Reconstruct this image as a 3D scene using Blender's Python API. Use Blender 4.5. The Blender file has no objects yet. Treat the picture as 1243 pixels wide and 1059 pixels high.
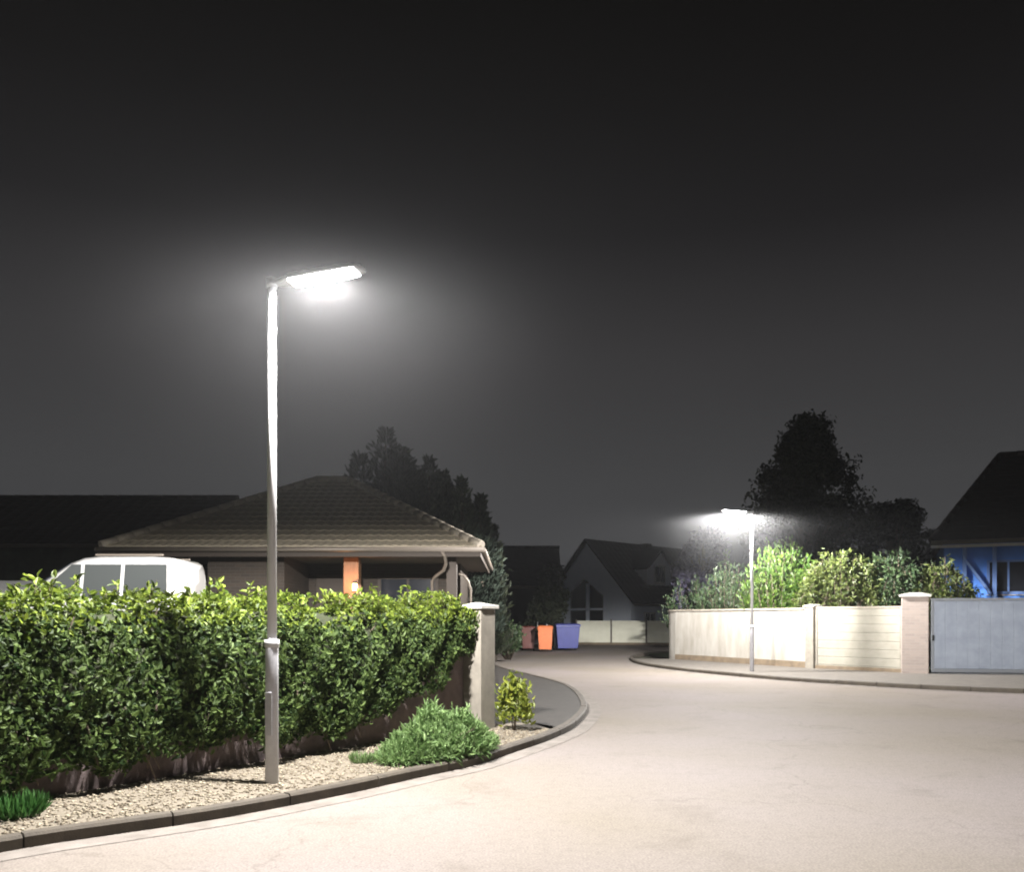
import bpy, math, random
import numpy as np
from mathutils import Vector, Matrix
random.seed(7); rng = np.random.default_rng(7)
R = math.radians
sc = bpy.context.scene
COL = sc.collection
EYE, FPX, CX, HY = 1.6, 1000.0, 621.5, 752.0
def gx(px, D): return (px - CX) / FPX * D            # metres across at distance D
def gz(py, D): return EYE - (py - HY) / FPX * D      # metres up at distance D
def gp(px, py):                                      # a spot on the road
    D = EYE * FPX / (py - HY); return (gx(px, D), D)

# ---------------------------------------------------------------- materials
def new_mat(name):
    m = bpy.data.materials.new(name); m.use_nodes = True
    nt = m.node_tree; b = nt.nodes['Principled BSDF']
    return m, nt, b
def N(nt, t, **kw):
    n = nt.nodes.new(t)
    for k, v in kw.items():
        if k in n.inputs.keys() if hasattr(n.inputs, 'keys') else False: n.inputs[k].default_value = v
        else: setattr(n, k, v)
    return n
def ramp(nt, stops):
    r = nt.nodes.new('ShaderNodeValToRGB'); e = r.color_ramp.elements
    while len(e) < len(stops): e.new(0.5)
    for el, (p, c) in zip(e, stops):
        el.position = p; el.color = (*c, 1) if len(c) == 3 else c
    return r
def mat(name, c1, c2=None, scale=4.0, rough=0.7, bump=0.0, bscale=40.0, metal=0.0, spec=0.5, detail=6, stretch=None):
    """surface with noise mottling between two own colours and a fine bump"""
    m, nt, b = new_mat(name)
    tc = nt.nodes.new('ShaderNodeTexCoord'); src = tc.outputs['Object']
    if stretch:
        mp = nt.nodes.new('ShaderNodeMapping'); mp.inputs['Scale'].default_value = stretch
        nt.links.new(src, mp.inputs[0]); src = mp.outputs[0]
    n = nt.nodes.new('ShaderNodeTexNoise'); n.inputs['Scale'].default_value = scale; n.inputs['Detail'].default_value = detail
    n.inputs['Roughness'].default_value = 0.65
    nt.links.new(src, n.inputs['Vector'])
    c2 = c2 or tuple(x * 0.7 for x in c1)
    r = ramp(nt, [(0.32, c1), (0.68, c2)]); nt.links.new(n.outputs[0], r.inputs[0])
    nt.links.new(r.outputs[0], b.inputs['Base Color'])
    b.inputs['Roughness'].default_value = rough; b.inputs['Metallic'].default_value = metal
    b.inputs['Specular IOR Level'].default_value = spec
    if bump:
        n2 = nt.nodes.new('ShaderNodeTexNoise'); n2.inputs['Scale'].default_value = bscale; n2.inputs['Detail'].default_value = 4
        nt.links.new(src, n2.inputs['Vector'])
        bp = nt.nodes.new('ShaderNodeBump'); bp.inputs['Strength'].default_value = bump; bp.inputs['Distance'].default_value = 0.01
        nt.links.new(n2.outputs[0], bp.inputs['Height']); nt.links.new(bp.outputs[0], b.inputs['Normal'])
    return m
def leaf_mat(name, dark, light, rough=0.42, trans=0.3, spec=0.5):
    """every leaf (mesh island) gets a tone of its own between two greens"""
    m, nt, b = new_mat(name)
    g = nt.nodes.new('ShaderNodeNewGeometry')
    mid = tuple((a + c) / 2 for a, c in zip(dark, light))
    r = ramp(nt, [(0.0, dark), (0.6, mid), (1.0, light)])
    nt.links.new(g.outputs['Random Per Island'], r.inputs[0])
    nt.links.new(r.outputs[0], b.inputs['Base Color']); b.inputs['Roughness'].default_value = rough
    b.inputs['Specular IOR Level'].default_value = spec
    t = nt.nodes.new('ShaderNodeBsdfTranslucent'); nt.links.new(r.outputs[0], t.inputs[0])
    mx = nt.nodes.new('ShaderNodeMixShader'); mx.inputs[0].default_value = trans
    out = nt.nodes['Material Output']
    nt.links.new(b.outputs[0], mx.inputs[1]); nt.links.new(t.outputs[0], mx.inputs[2]); nt.links.new(mx.outputs[0], out.inputs[0])
    return m
def emit_mat(name, col, strength):
    m, nt, b = new_mat(name)
    b.inputs['Base Color'].default_value = (0.8, 0.8, 0.8, 1)
    b.inputs['Emission Color'].default_value = (*col, 1); b.inputs['Emission Strength'].default_value = strength
    return m
def gloss(name, c, rough=0.3, metal=0.0, coat=0.0):
    m, nt, b = new_mat(name)
    b.inputs['Base Color'].default_value = (*c, 1); b.inputs['Roughness'].default_value = rough
    b.inputs['Metallic'].default_value = metal; b.inputs['Coat Weight'].default_value = coat
    return m

def road_mat():
    m, nt, b = new_mat('worn_asphalt')
    tc = nt.nodes.new('ShaderNodeTexCoord'); o = tc.outputs['Object']
    big = nt.nodes.new('ShaderNodeTexNoise'); big.inputs['Scale'].default_value = 0.22; big.inputs['Detail'].default_value = 5
    nt.links.new(o, big.inputs['Vector'])
    r1 = ramp(nt, [(0.35, (0.258, 0.230, 0.221)), (0.65, (0.222, 0.196, 0.164))]); nt.links.new(big.outputs[0], r1.inputs[0])
    fine = nt.nodes.new('ShaderNodeTexNoise'); fine.inputs['Scale'].default_value = 60; fine.inputs['Detail'].default_value = 6
    nt.links.new(o, fine.inputs['Vector'])
    r2 = ramp(nt, [(0.3, (0.72, 0.72, 0.72)), (0.7, (1.15, 1.15, 1.15))]); nt.links.new(fine.outputs[0], r2.inputs[0])
    mul = nt.nodes.new('ShaderNodeMix'); mul.data_type = 'RGBA'; mul.blend_type = 'MULTIPLY'; mul.inputs[0].default_value = 1
    nt.links.new(r1.outputs[0], mul.inputs[6]); nt.links.new(r2.outputs[0], mul.inputs[7])
    # stains with shapes of their own
    st = nt.nodes.new('ShaderNodeTexNoise'); st.inputs['Scale'].default_value = 1.1; st.inputs['Detail'].default_value = 8; st.inputs['Roughness'].default_value = 0.7
    nt.links.new(o, st.inputs['Vector'])
    r3 = ramp(nt, [(0.30, (0.80, 0.79, 0.77)), (0.46, (1, 1, 1))]); nt.links.new(st.outputs[0], r3.inputs[0])
    mul2 = nt.nodes.new('ShaderNodeMix'); mul2.data_type = 'RGBA'; mul2.blend_type = 'MULTIPLY'; mul2.inputs[0].default_value = 0.8
    nt.links.new(mul.outputs[2], mul2.inputs[6]); nt.links.new(r3.outputs[0], mul2.inputs[7])
    # hairline cracks
    vo = nt.nodes.new('ShaderNodeTexVoronoi'); vo.feature = 'DISTANCE_TO_EDGE'; vo.inputs['Scale'].default_value = 0.23
    wn = nt.nodes.new('ShaderNodeTexNoise'); wn.inputs['Scale'].default_value = 1.4; wn.inputs['Detail'].default_value = 6
    nt.links.new(o, wn.inputs['Vector'])
    mixv = nt.nodes.new('ShaderNodeMix'); mixv.data_type = 'RGBA'; mixv.blend_type = 'ADD'; mixv.inputs[0].default_value = 1.0
    nt.links.new(o, mixv.inputs[6]); nt.links.new(wn.outputs[1], mixv.inputs[7]); nt.links.new(mixv.outputs[2], vo.inputs['Vector'])
    r4 = ramp(nt, [(0.0, (0.72, 0.71, 0.70)), (0.0035, (1, 1, 1))]); nt.links.new(vo.outputs[0], r4.inputs[0])
    mul3 = nt.nodes.new('ShaderNodeMix'); mul3.data_type = 'RGBA'; mul3.blend_type = 'MULTIPLY'; mul3.inputs[0].default_value = 0.6
    nt.links.new(mul2.outputs[2], mul3.inputs[6]); nt.links.new(r4.outputs[0], mul3.inputs[7])
    sn = nt.nodes.new('ShaderNodeTexNoise'); sn.inputs['Scale'].default_value = 11; sn.inputs['Detail'].default_value = 7; sn.inputs['Roughness'].default_value = 0.75
    nt.links.new(o, sn.inputs['Vector'])
    r5 = ramp(nt, [(0.36, (0.80, 0.79, 0.78)), (0.50, (1, 1, 1)), (0.66, (1.08, 1.08, 1.07))]); nt.links.new(sn.outputs[0], r5.inputs[0])
    mul4 = nt.nodes.new('ShaderNodeMix'); mul4.data_type = 'RGBA'; mul4.blend_type = 'MULTIPLY'; mul4.inputs[0].default_value = 0.5
    nt.links.new(mul3.outputs[2], mul4.inputs[6]); nt.links.new(r5.outputs[0], mul4.inputs[7])
    nt.links.new(mul4.outputs[2], b.inputs['Base Color'])
    b.inputs['Roughness'].default_value = 0.9; b.inputs['Specular IOR Level'].default_value = 0.12
    bn = nt.nodes.new('ShaderNodeTexNoise'); bn.inputs['Scale'].default_value = 130; bn.inputs['Detail'].default_value = 3
    nt.links.new(o, bn.inputs['Vector'])
    bp = nt.nodes.new('ShaderNodeBump'); bp.inputs['Strength'].default_value = 0.5; bp.inputs['Distance'].default_value = 0.006
    nt.links.new(bn.outputs[0], bp.inputs['Height']); nt.links.new(bp.outputs[0], b.inputs['Normal'])
    return m
def brick_mat(name, c1, c2, mortar, scale=1.0, rough=0.8):
    m, nt, b = new_mat(name)
    tc = nt.nodes.new('ShaderNodeTexCoord')
    # bricks run round vertical faces: use x+y against z
    sp = nt.nodes.new('ShaderNodeSeparateXYZ'); nt.links.new(tc.outputs['Object'], sp.inputs[0])
    ad = nt.nodes.new('ShaderNodeMath'); ad.operation = 'ADD'; nt.links.new(sp.outputs[0], ad.inputs[0]); nt.links.new(sp.outputs[1], ad.inputs[1])
    cb = nt.nodes.new('ShaderNodeCombineXYZ'); nt.links.new(ad.outputs[0], cb.inputs[0]); nt.links.new(sp.outputs[2], cb.inputs[1])
    br = nt.nodes.new('ShaderNodeTexBrick'); br.inputs['Scale'].default_value = scale
    br.inputs['Color1'].default_value = (*c1, 1); br.inputs['Color2'].default_value = (*c2, 1); br.inputs['Mortar'].default_value = (*mortar, 1)
    br.inputs['Brick Width'].default_value = 0.25; br.inputs['Row Height'].default_value = 0.08; br.inputs['Mortar Size'].default_value = 0.008
    nt.links.new(cb.outputs[0], br.inputs['Vector']); nt.links.new(br.outputs[0], b.inputs['Base Color'])
    bp = nt.nodes.new('ShaderNodeBump'); bp.inputs['Strength'].default_value = 0.5; bp.inputs['Distance'].default_value = 0.01; bp.invert = True
    nt.links.new(br.outputs[1], bp.inputs['Height']); nt.links.new(bp.outputs[0], b.inputs['Normal'])
    b.inputs['Roughness'].default_value = rough
    return m

M = dict(
    road=road_mat(),
    earth=mat('dry_earth', (0.06, 0.05, 0.035), (0.035, 0.04, 0.02), 3, 0.9, 0.6, 30),
    lawn=mat('night_lawn', (0.03, 0.05, 0.015), (0.05, 0.06, 0.02), 6, 0.9, 0.8, 60),
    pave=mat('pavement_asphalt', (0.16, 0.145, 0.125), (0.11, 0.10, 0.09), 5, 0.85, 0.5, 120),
    paveshade=mat('shaded_pavement_asphalt', (0.042, 0.037, 0.031), (0.026, 0.023, 0.020), 5, 0.9, 0.5, 120),  # pillar's shadow painted in as a darker copy of the pavement
    gutterstrip=mat('gutter_concrete', (0.27, 0.245, 0.222), (0.165, 0.148, 0.132), 3.2, 0.9, 0.6, 90, spec=0.15, detail=9),
    kerb=mat('kerb_concrete', (0.10, 0.085, 0.065), (0.065, 0.055, 0.045), 7, 0.85, 0.5, 80),
    gravel=mat('gravel_ground', (0.23, 0.20, 0.155), (0.14, 0.12, 0.09), 22, 0.9, 0.9, 70),
    plinth=mat('dark_garden_wall', (0.17, 0.13, 0.125), (0.10, 0.078, 0.078), 5, 0.9, 0.6, 60),
    pillar=mat('pillar_render', (0.24, 0.22, 0.185), (0.17, 0.155, 0.13), 6, 0.85, 0.4, 90),
    cap=mat('pillar_cap_concrete', (0.46, 0.45, 0.42), (0.35, 0.34, 0.31), 8, 0.8, 0.3, 90),
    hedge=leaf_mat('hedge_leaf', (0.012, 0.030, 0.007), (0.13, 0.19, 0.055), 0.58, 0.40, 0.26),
    lit_young=leaf_mat('lit_young_hedge_leaf', (0.035, 0.065, 0.008), (0.24, 0.31, 0.045), 0.5, 0.45, 0.35),  # yellower new-growth green, brightened to carry the lamp light on the top
    twig=mat('twig_bark', (0.10, 0.075, 0.05), (0.05, 0.04, 0.03), 20, 0.9),
    lav=leaf_mat('lavender_leaf', (0.09, 0.17, 0.05), (0.29, 0.42, 0.17), 0.6, 0.3),
    yel=leaf_mat('yellow_leaf', (0.08, 0.12, 0.015), (0.30, 0.33, 0.045), 0.5, 0.35),
    grass=leaf_mat('grass_blade', (0.04, 0.12, 0.03), (0.10, 0.24, 0.06), 0.5, 0.35),
    bright=leaf_mat('fresh_leaf', (0.025, 0.065, 0.008), (0.11, 0.18, 0.025), 0.5, 0.4),
    trail=leaf_mat('trailing_leaf', (0.030, 0.050, 0.010), (0.13, 0.16, 0.040), 0.5, 0.35),
    bluegreen=leaf_mat('blue_green_leaf', (0.014, 0.034, 0.012), (0.065, 0.105, 0.040), 0.5, 0.3),
    conifer=leaf_mat('conifer_leaf', (0.010, 0.017, 0.012), (0.030, 0.042, 0.030), 0.7, 0.15, 0.2),
    darktree=leaf_mat('dark_leaf', (0.010, 0.014, 0.008), (0.028, 0.034, 0.018), 0.7, 0.15, 0.2),
    plum=leaf_mat('plum_leaf', (0.03, 0.028, 0.05), (0.07, 0.065, 0.11), 0.6, 0.2),
    bark=mat('bark', (0.07, 0.055, 0.04), (0.035, 0.03, 0.022), 14, 0.95, 0.8, 40),
    pole=gloss('galvanised_pole', (0.42, 0.42, 0.43), 0.6, 0.0),
    poledk=mat('painted_pole_base', (0.42, 0.42, 0.45), (0.34, 0.34, 0.36), 9, 0.6, 0.15, 60, 0.0),
    housing=gloss('lamp_housing', (0.42, 0.43, 0.44), 0.4, 0.5),
    led=emit_mat('led_diffuser', (0.96, 0.98, 1.0), 45.0),
    tile=mat('clay_roof_tile', (0.50, 0.435, 0.32), (0.36, 0.32, 0.25), 9, 0.7, 0.4, 60),
    ridge=mat('ridge_tile', (0.42, 0.37, 0.29), (0.30, 0.265, 0.22), 9, 0.7, 0.4, 60),
    darktile=mat('dark_roof_tile', (0.040, 0.034, 0.034), (0.026, 0.024, 0.026), 9, 0.8, 0.4, 60),
    browntile=mat('brown_roof_tile', (0.060, 0.042, 0.034), (0.038, 0.03, 0.027), 9, 0.8, 0.4, 60),
    brick=brick_mat('brown_brick', (0.032, 0.022, 0.014), (0.022, 0.016, 0.011), (0.036, 0.03, 0.025)),
    wood=mat('dark_fascia_wood', (0.05, 0.037, 0.027), (0.03, 0.022, 0.017), 10, 0.7, 0.3, 50, stretch=(1, 1, 12)),
    soffit=mat('soffit_board', (0.10, 0.08, 0.06), (0.07, 0.055, 0.04), 8, 0.7),
    column=mat('larch_column', (0.22, 0.10, 0.04), (0.15, 0.07, 0.028), 7, 0.6, 0.3, 40, stretch=(6, 6, 1)),
    gutter=gloss('zinc_gutter', (0.17, 0.145, 0.12), 0.5, 0.3),
    white=mat('white_plastic', (0.70, 0.70, 0.70), (0.62, 0.62, 0.62), 6, 0.4),
    glassdk=gloss('dark_window_glass', (0.015, 0.017, 0.022), 0.12),
    render=mat('white_rendered_wall', (0.35, 0.335, 0.305), (0.24, 0.222, 0.19), 1.6, 0.85, 0.4, 30, stretch=(2.2, 2.2, 0.5)),
    render2=mat('stained_plinth', (0.19, 0.145, 0.095), (0.11, 0.085, 0.06), 4, 0.9, 0.4, 50),
    coping=mat('coping_slab', (0.33, 0.30, 0.25), (0.25, 0.22, 0.18), 6, 0.85, 0.3, 60),
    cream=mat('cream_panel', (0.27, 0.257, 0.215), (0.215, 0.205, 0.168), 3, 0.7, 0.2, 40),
    pinkbrick=brick_mat('pale_brick', (0.30, 0.25, 0.22), (0.25, 0.21, 0.19), (0.29, 0.255, 0.23)),
    gate=mat('gate_sheet', (0.33, 0.37, 0.44), (0.25, 0.285, 0.35), 2.5, 0.5, 0.1, 30),
    gatefr=gloss('gate_frame_metal', (0.30, 0.32, 0.35), 0.45, 0.4),
    bluewall=mat('blue_house_wall', (0.10, 0.28, 0.80), (0.08, 0.23, 0.68), 3, 0.8, 0.2, 40),
    bluepaint=mat('blue_grey_paint', (0.14, 0.25, 0.55), (0.11, 0.20, 0.46), 4, 0.6),
    palewall=mat('pale_blue_wall', (0.80, 0.87, 0.97), (0.74, 0.81, 0.93), 3, 0.85),
    dormer=mat('dormer_cladding', (0.86, 0.88, 0.92), (0.80, 0.82, 0.87), 3, 0.8),
    greywall=mat('grey_house_wall', (0.15, 0.16, 0.135), (0.11, 0.115, 0.10), 3, 0.85),
    darkwall=mat('dark_house_wall', (0.045, 0.042, 0.045), (0.03, 0.03, 0.032), 3, 0.9),
    fencegrey=mat('pale_grey_board', (0.42, 0.42, 0.42), (0.34, 0.34, 0.34), 5, 0.7),
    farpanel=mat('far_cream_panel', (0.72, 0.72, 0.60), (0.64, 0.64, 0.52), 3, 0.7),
    vanglass=gloss('grey_tinted_glass', (0.05, 0.055, 0.055), 0.25),
    vanpaint=gloss('white_car_paint', (0.50, 0.50, 0.49), 0.3, 0.0, 0.8),
    rubber=gloss('black_rubber', (0.02, 0.02, 0.02), 0.8),
    alloy=gloss('alloy_rim', (0.5, 0.5, 0.5), 0.35, 0.8),
    headlamp=gloss('clear_headlamp', (0.6, 0.6, 0.62), 0.1),
    redbin=mat('dark_red_plastic', (0.11, 0.022, 0.014), (0.08, 0.016, 0.011), 5, 0.45),
    orangebin=mat('orange_plastic', (0.62, 0.17, 0.05), (0.52, 0.135, 0.04), 5, 0.45),
    bluebin=mat('blue_plastic', (0.04, 0.05, 0.22), (0.03, 0.04, 0.17), 5, 0.45),
    stone=leaf_mat('pebble', (0.11, 0.085, 0.06), (0.42, 0.37, 0.28), 0.85, 0.0, 0.3),
    warm=emit_mat('lantern_glass', (1.0, 0.5, 0.16), 6.0),
)

# ---------------------------------------------------------------- mesh helpers
def tag(o, label=None, cat=None, group=None, kind=None):
    if label: o['label'] = label
    if cat: o['category'] = cat
    if group: o['group'] = group
    if kind: o['kind'] = kind
    return o
def empty(name, loc, rz=0.0):
    o = bpy.data.objects.new(name, None); COL.objects.link(o)
    o.location = loc; o.rotation_euler = (0, 0, rz); o.empty_display_size = 0.2
    return o
def thing(name, loc, label, cat, rz=0.0, group=None):
    return tag(empty(name, loc, rz), label, cat, group)
class MB:
    def __init__(s): s.v = []; s.f = []; s.sm = []
    def add(s, vs, fs, smooth=False):
        o = len(s.v); s.v += [tuple(map(float, p)) for p in vs]
        s.f += [tuple(i + o for i in f) for f in fs]; s.sm += [smooth] * len(fs); return s
    def box(s, x0, x1, y0, y1, z0, z1):
        vs = [(x, y, z) for z in (z0, z1) for x, y in ((x0, y0), (x1, y0), (x1, y1), (x0, y1))]
        return s.add(vs, [(3, 2, 1, 0), (4, 5, 6, 7), (0, 1, 5, 4), (1, 2, 6, 5), (2, 3, 7, 6), (3, 0, 4, 7)])
    def beam(s, a, b, w, h, up=(0, 0, 1)):
        a = Vector(a); b = Vector(b); d = (b - a).normalized(); u = Vector(up)
        sd = d.cross(u).normalized(); u = sd.cross(d).normalized()
        vs = [p + sd * i * w / 2 + u * j * h / 2 for p in (a, b) for i, j in ((-1, -1), (1, -1), (1, 1), (-1, 1))]
        return s.add(vs, [(0, 1, 2, 3), (7, 6, 5, 4), (0, 4, 5, 1), (1, 5, 6, 2), (2, 6, 7, 3), (3, 7, 4, 0)])
    def prism(s, poly, z0, z1):                       # counter-clockwise outline in plan
        n = len(poly); vs = [(x, y, z0) for x, y in poly] + [(x, y, z1) for x, y in poly]
        return s.add(vs, [tuple(range(n - 1, -1, -1)), tuple(range(n, 2 * n))] + [(i, (i + 1) % n, n + (i + 1) % n, n + i) for i in range(n)])
    def slab(s, pts, off):                            # any planar outline, thickened by a vector
        n = len(pts); off = Vector(off); p = [Vector(q) for q in pts]; q = [a + off for a in p]
        return s.add(p + q, [tuple(range(n - 1, -1, -1)), tuple(range(n, 2 * n))] + [(i, (i + 1) % n, n + (i + 1) % n, n + i) for i in range(n)])
    def tube(s, pts, rad, n=12, cap=True):
        pts = [Vector(p) for p in pts]; k = len(pts)
        rad = rad if isinstance(rad, (list, tuple)) else [rad] * k
        vs = []
        for i, p in enumerate(pts):
            d = (pts[min(i + 1, k - 1)] - pts[max(i - 1, 0)]).normalized()
            ref = Vector((0, 1, 0)) if abs(d.z) > 0.9 else Vector((0, 0, 1))
            a = d.cross(ref).normalized(); b = d.cross(a)
            vs += [p + (a * math.cos(2 * math.pi * j / n) + b * math.sin(2 * math.pi * j / n)) * rad[i] for j in range(n)]
        fs = [(i * n + j, i * n + (j + 1) % n, (i + 1) * n + (j + 1) % n, (i + 1) * n + j) for i in range(k - 1) for j in range(n)]
        s.add(vs, fs, True)
        if cap:
            o = len(s.v) - len(vs)
            s.f += [tuple(o + j for j in range(n - 1, -1, -1)), tuple(o + (k - 1) * n + j for j in range(n))]; s.sm += [False, False]
        return s
    def loft(s, rings, cap=True, smooth=True):
        n = len(rings[0]); k = len(rings)
        vs = [p for r in rings for p in r]
        fs = [(i * n + j, i * n + (j + 1) % n, (i + 1) * n + (j + 1) % n, (i + 1) * n + j) for i in range(k - 1) for j in range(n)]
        o = len(s.v); s.add(vs, fs, smooth)
        if cap:
            s.f += [tuple(o + j for j in range(n - 1, -1, -1)), tuple(o + (k - 1) * n + j for j in range(n))]; s.sm += [False, False]
        return s
    def build(s, name, m, parent=None, bevel=0.0, loc=None, fixn=False):
        me = bpy.data.meshes.new(name); me.from_pydata(s.v, [], s.f)
        me.polygons.foreach_set('use_smooth', s.sm); me.update()
        if fixn:
            import bmesh
            bm = bmesh.new(); bm.from_mesh(me); bmesh.ops.recalc_face_normals(bm, faces=bm.faces); bm.to_mesh(me); bm.free()
        me.materials.append(m)
        o = bpy.data.objects.new(name, me); COL.objects.link(o)
        if parent: o.parent = parent
        if loc: o.location = loc
        if bevel:
            md = o.modifiers.new('Bevel', 'BEVEL'); md.width = bevel; md.segments = 2; md.limit_method = 'ANGLE'
        return o
def np_mesh(name, V, F, m, parent=None, smooth=False):
    me = bpy.data.meshes.new(name); nv = len(V); nf, k = F.shape
    me.vertices.add(nv); me.vertices.foreach_set('co', V.astype(np.float32).ravel())
    me.loops.add(nf * k); me.loops.foreach_set('vertex_index', F.astype(np.int32).ravel())
    me.polygons.add(nf); me.polygons.foreach_set('loop_start', np.arange(0, nf * k, k, dtype=np.int32))
    me.polygons.foreach_set('loop_total', np.full(nf, k, dtype=np.int32))
    me.polygons.foreach_set('use_smooth', np.full(nf, smooth, dtype=bool))
    me.update(calc_edges=True); me.validate(); me.materials.append(m)
    o = bpy.data.objects.new(name, me); COL.objects.link(o)
    if parent: o.parent = parent
    return o
def unit(a): return a / np.maximum(np.linalg.norm(a, axis=1, keepdims=True), 1e-9)
def leaves(name, P, Nn, length, m, parent, aspect=0.5, up=0.2, spread=0.6, axis=None, along=0.0):
    """one folded leaf blade (two quads, an island) at every point"""
    n = len(P); L = length * rng.uniform(0.5, 1.4, (n, 1)); W = L * aspect * rng.uniform(0.8, 1.2, (n, 1))
    Nn = unit(Nn + rng.normal(0, spread, (n, 3)))
    t = rng.normal(0, 1, (n, 3)); t[:, 2] += up
    if axis is not None: t = t * 0.35 + np.asarray(axis)
    t = t - (1 - along) * Nn * np.sum(t * Nn, 1, keepdims=True); t = unit(t)
    b = unit(np.cross(Nn, t)); nn = np.cross(t, b)
    fold = 0.22 * W
    v = np.stack([P, P + t * L * .35 + b * W * .5 + nn * fold, P + t * L * .72 + b * W * .36 + nn * fold * .8, P + t * L - nn * L * .08,
                  P + t * L * .72 - b * W * .36 + nn * fold * .8, P + t * L * .35 - b * W * .5 + nn * fold], 1).reshape(-1, 3)
    base = np.arange(n)[:, None] * 6
    F = np.concatenate([base + np.array([[0, 1, 2, 3]]), base + np.array([[0, 3, 4, 5]])], 0)
    return np_mesh(name, v, F, m, parent)
def ellip_pts(n, c, r, shell=0.35, clumps=40, cr=0.16):
    """points in leaf clumps scattered over an ellipsoid"""
    cd = unit(rng.normal(0, 1, (clumps, 3))); k = rng.integers(0, clumps, n)
    rad = rng.uniform(1 - shell, 1.0, (clumps, 1))
    p = cd[k] * rad[k] + rng.normal(0, cr, (n, 3))
    return p * np.array(r) + np.array(c), unit(p)

# ---------------------------------------------------------------- camera, world, air
cam = bpy.data.cameras.new('camera'); cam.sensor_width = 36; cam.lens = FPX / 1243 * 36
cam.shift_y = (HY - 529.5) / 1243; cam.clip_end = 1000
co = bpy.data.objects.new('camera', cam); COL.objects.link(co)
co.location = (0, 0, EYE); co.rotation_euler = (R(90), 0, 0); sc.camera = co

w = bpy.data.worlds.new('World'); sc.world = w; w.use_nodes = True
nt = w.node_tree; bg = nt.nodes['Background']
tc = nt.nodes.new('ShaderNodeTexCoord'); sp = nt.nodes.new('ShaderNodeSeparateXYZ'); nt.links.new(tc.outputs['Generated'], sp.inputs[0])
def lin(v): v /= 255; return v / 12.92 if v < .04045 else ((v + .055) / 1.055) ** 2.4
def g3(r, g, b): return (lin(r), lin(g), lin(b))
rp = ramp(nt, [(0.0, g3(63, 63, 65)), (0.16, g3(62, 62, 63)), (0.30, g3(50, 49, 50)), (0.42, g3(28, 27, 28)), (0.52, g3(19, 18, 18)), (0.62, g3(11, 10, 9))])
nt.links.new(sp.outputs[2], rp.inputs[0]); nt.links.new(rp.outputs[0], bg.inputs[0]); bg.inputs[1].default_value = 1.0

sc.view_settings.view_transform = 'Standard'; sc.view_settings.look = 'None'
sc.view_settings.exposure = 0.0; sc.view_settings.gamma = 1.0
sc.cycles.use_denoising = True
sc.cycles.max_bounces = 8; sc.cycles.volume_bounces = 1
sc.cycles.filter_width = 2.0
sc.cycles.sample_clamp_indirect = 4.0

hz = MB().box(-110, 110, -30, 150, -1.6, 13.5).build('haze_or_bloom', new_mat('night_air')[0])
hm = hz.data.materials[0]; hn = hm.node_tree; hn.nodes.remove(hn.nodes['Principled BSDF'])
pv = hn.nodes.new('ShaderNodeVolumePrincipled'); pv.inputs['Color'].default_value = (0.92, 0.95, 1.0, 1)
pv.inputs['Density'].default_value = 0.00018; pv.inputs['Anisotropy'].default_value = 0.25
hn.links.new(pv.outputs[0], hn.nodes['Material Output'].inputs['Volume'])
tag(hz, kind='stuff')
def lamp_bloom(c, r, dens):
    """added glow volume round a lamp head in place of lens bloom, thinning out smoothly to nothing"""
    mb = MB(); k = 16; rings = []
    for i in range(1, k):
        a = math.pi * i / k; rings.append([(r * math.sin(a) * math.cos(b), r * math.sin(a) * math.sin(b), r * math.cos(a)) for b in np.linspace(0, 2 * math.pi, 25)[:-1]])
    mb.loft(rings); o = mb.build('haze_or_bloom', bloom_mat(dens), loc=c, fixn=True); tag(o, kind='stuff')  # glow volume added round the lamp, not in the real air
def bloom_mat(dens):
    m, mnt, _b = new_mat('added_lamp_bloom'); mnt.nodes.remove(_b)
    mpv = mnt.nodes.new('ShaderNodeVolumePrincipled'); mpv.inputs['Color'].default_value = (0.95, 0.97, 1.0, 1)
    mtc = mnt.nodes.new('ShaderNodeTexCoord'); mln = mnt.nodes.new('ShaderNodeVectorMath'); mln.operation = 'LENGTH'; mnt.links.new(mtc.outputs['Object'], mln.inputs[0])
    mmr = mnt.nodes.new('ShaderNodeMapRange'); mmr.interpolation_type = 'SMOOTHERSTEP'
    for kk, vv in (('From Min', 0.0), ('From Max', 2.8), ('To Min', 1.0), ('To Max', 0.0)): mmr.inputs[kk].default_value = vv
    mnt.links.new(mln.outputs['Value'], mmr.inputs['Value'])
    mpw = mnt.nodes.new('ShaderNodeMath'); mpw.operation = 'MULTIPLY'; mpw.inputs[1].default_value = dens; mnt.links.new(mmr.outputs[0], mpw.inputs[0])
    mnt.links.new(mpw.outputs[0], mpv.inputs['Density']); mnt.links.new(mpv.outputs[0], mnt.nodes['Material Output'].inputs['Volume'])
    return m

# ---------------------------------------------------------------- ground, road, kerbs
def catmull(pts, step=0.25):
    P = [Vector((*p, 0)) if len(p) == 2 else Vector(p) for p in pts]; P = [P[0] * 2 - P[1]] + P + [P[-1] * 2 - P[-2]]
    out = []
    for i in range(1, len(P) - 2):
        a, b, c, d = P[i - 1:i + 3]; n = max(2, int((c - b).length / step))
        for k in range(n):
            t = k / n
            out.append(0.5 * ((2 * b) + (c - a) * t + (2 * a - 5 * b + 4 * c - d) * t * t + (3 * b - a - 3 * c + d) * t ** 3))
    out.append(P[-2]); return out
def sheet(name, poly, z, m, kind='structure'):
    import bmesh
    bm = bmesh.new(); f = bm.faces.new([bm.verts.new((x, y, z)) for x, y in poly])
    bm.normal_update()
    if f.normal.z < 0: f.normal_flip()
    bmesh.ops.triangulate(bm, faces=[f])
    me = bpy.data.meshes.new(name); bm.to_mesh(me); bm.free(); me.materials.append(m)
    o = bpy.data.objects.new(name, me); COL.objects.link(o); tag(o, kind=kind); return o
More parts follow.
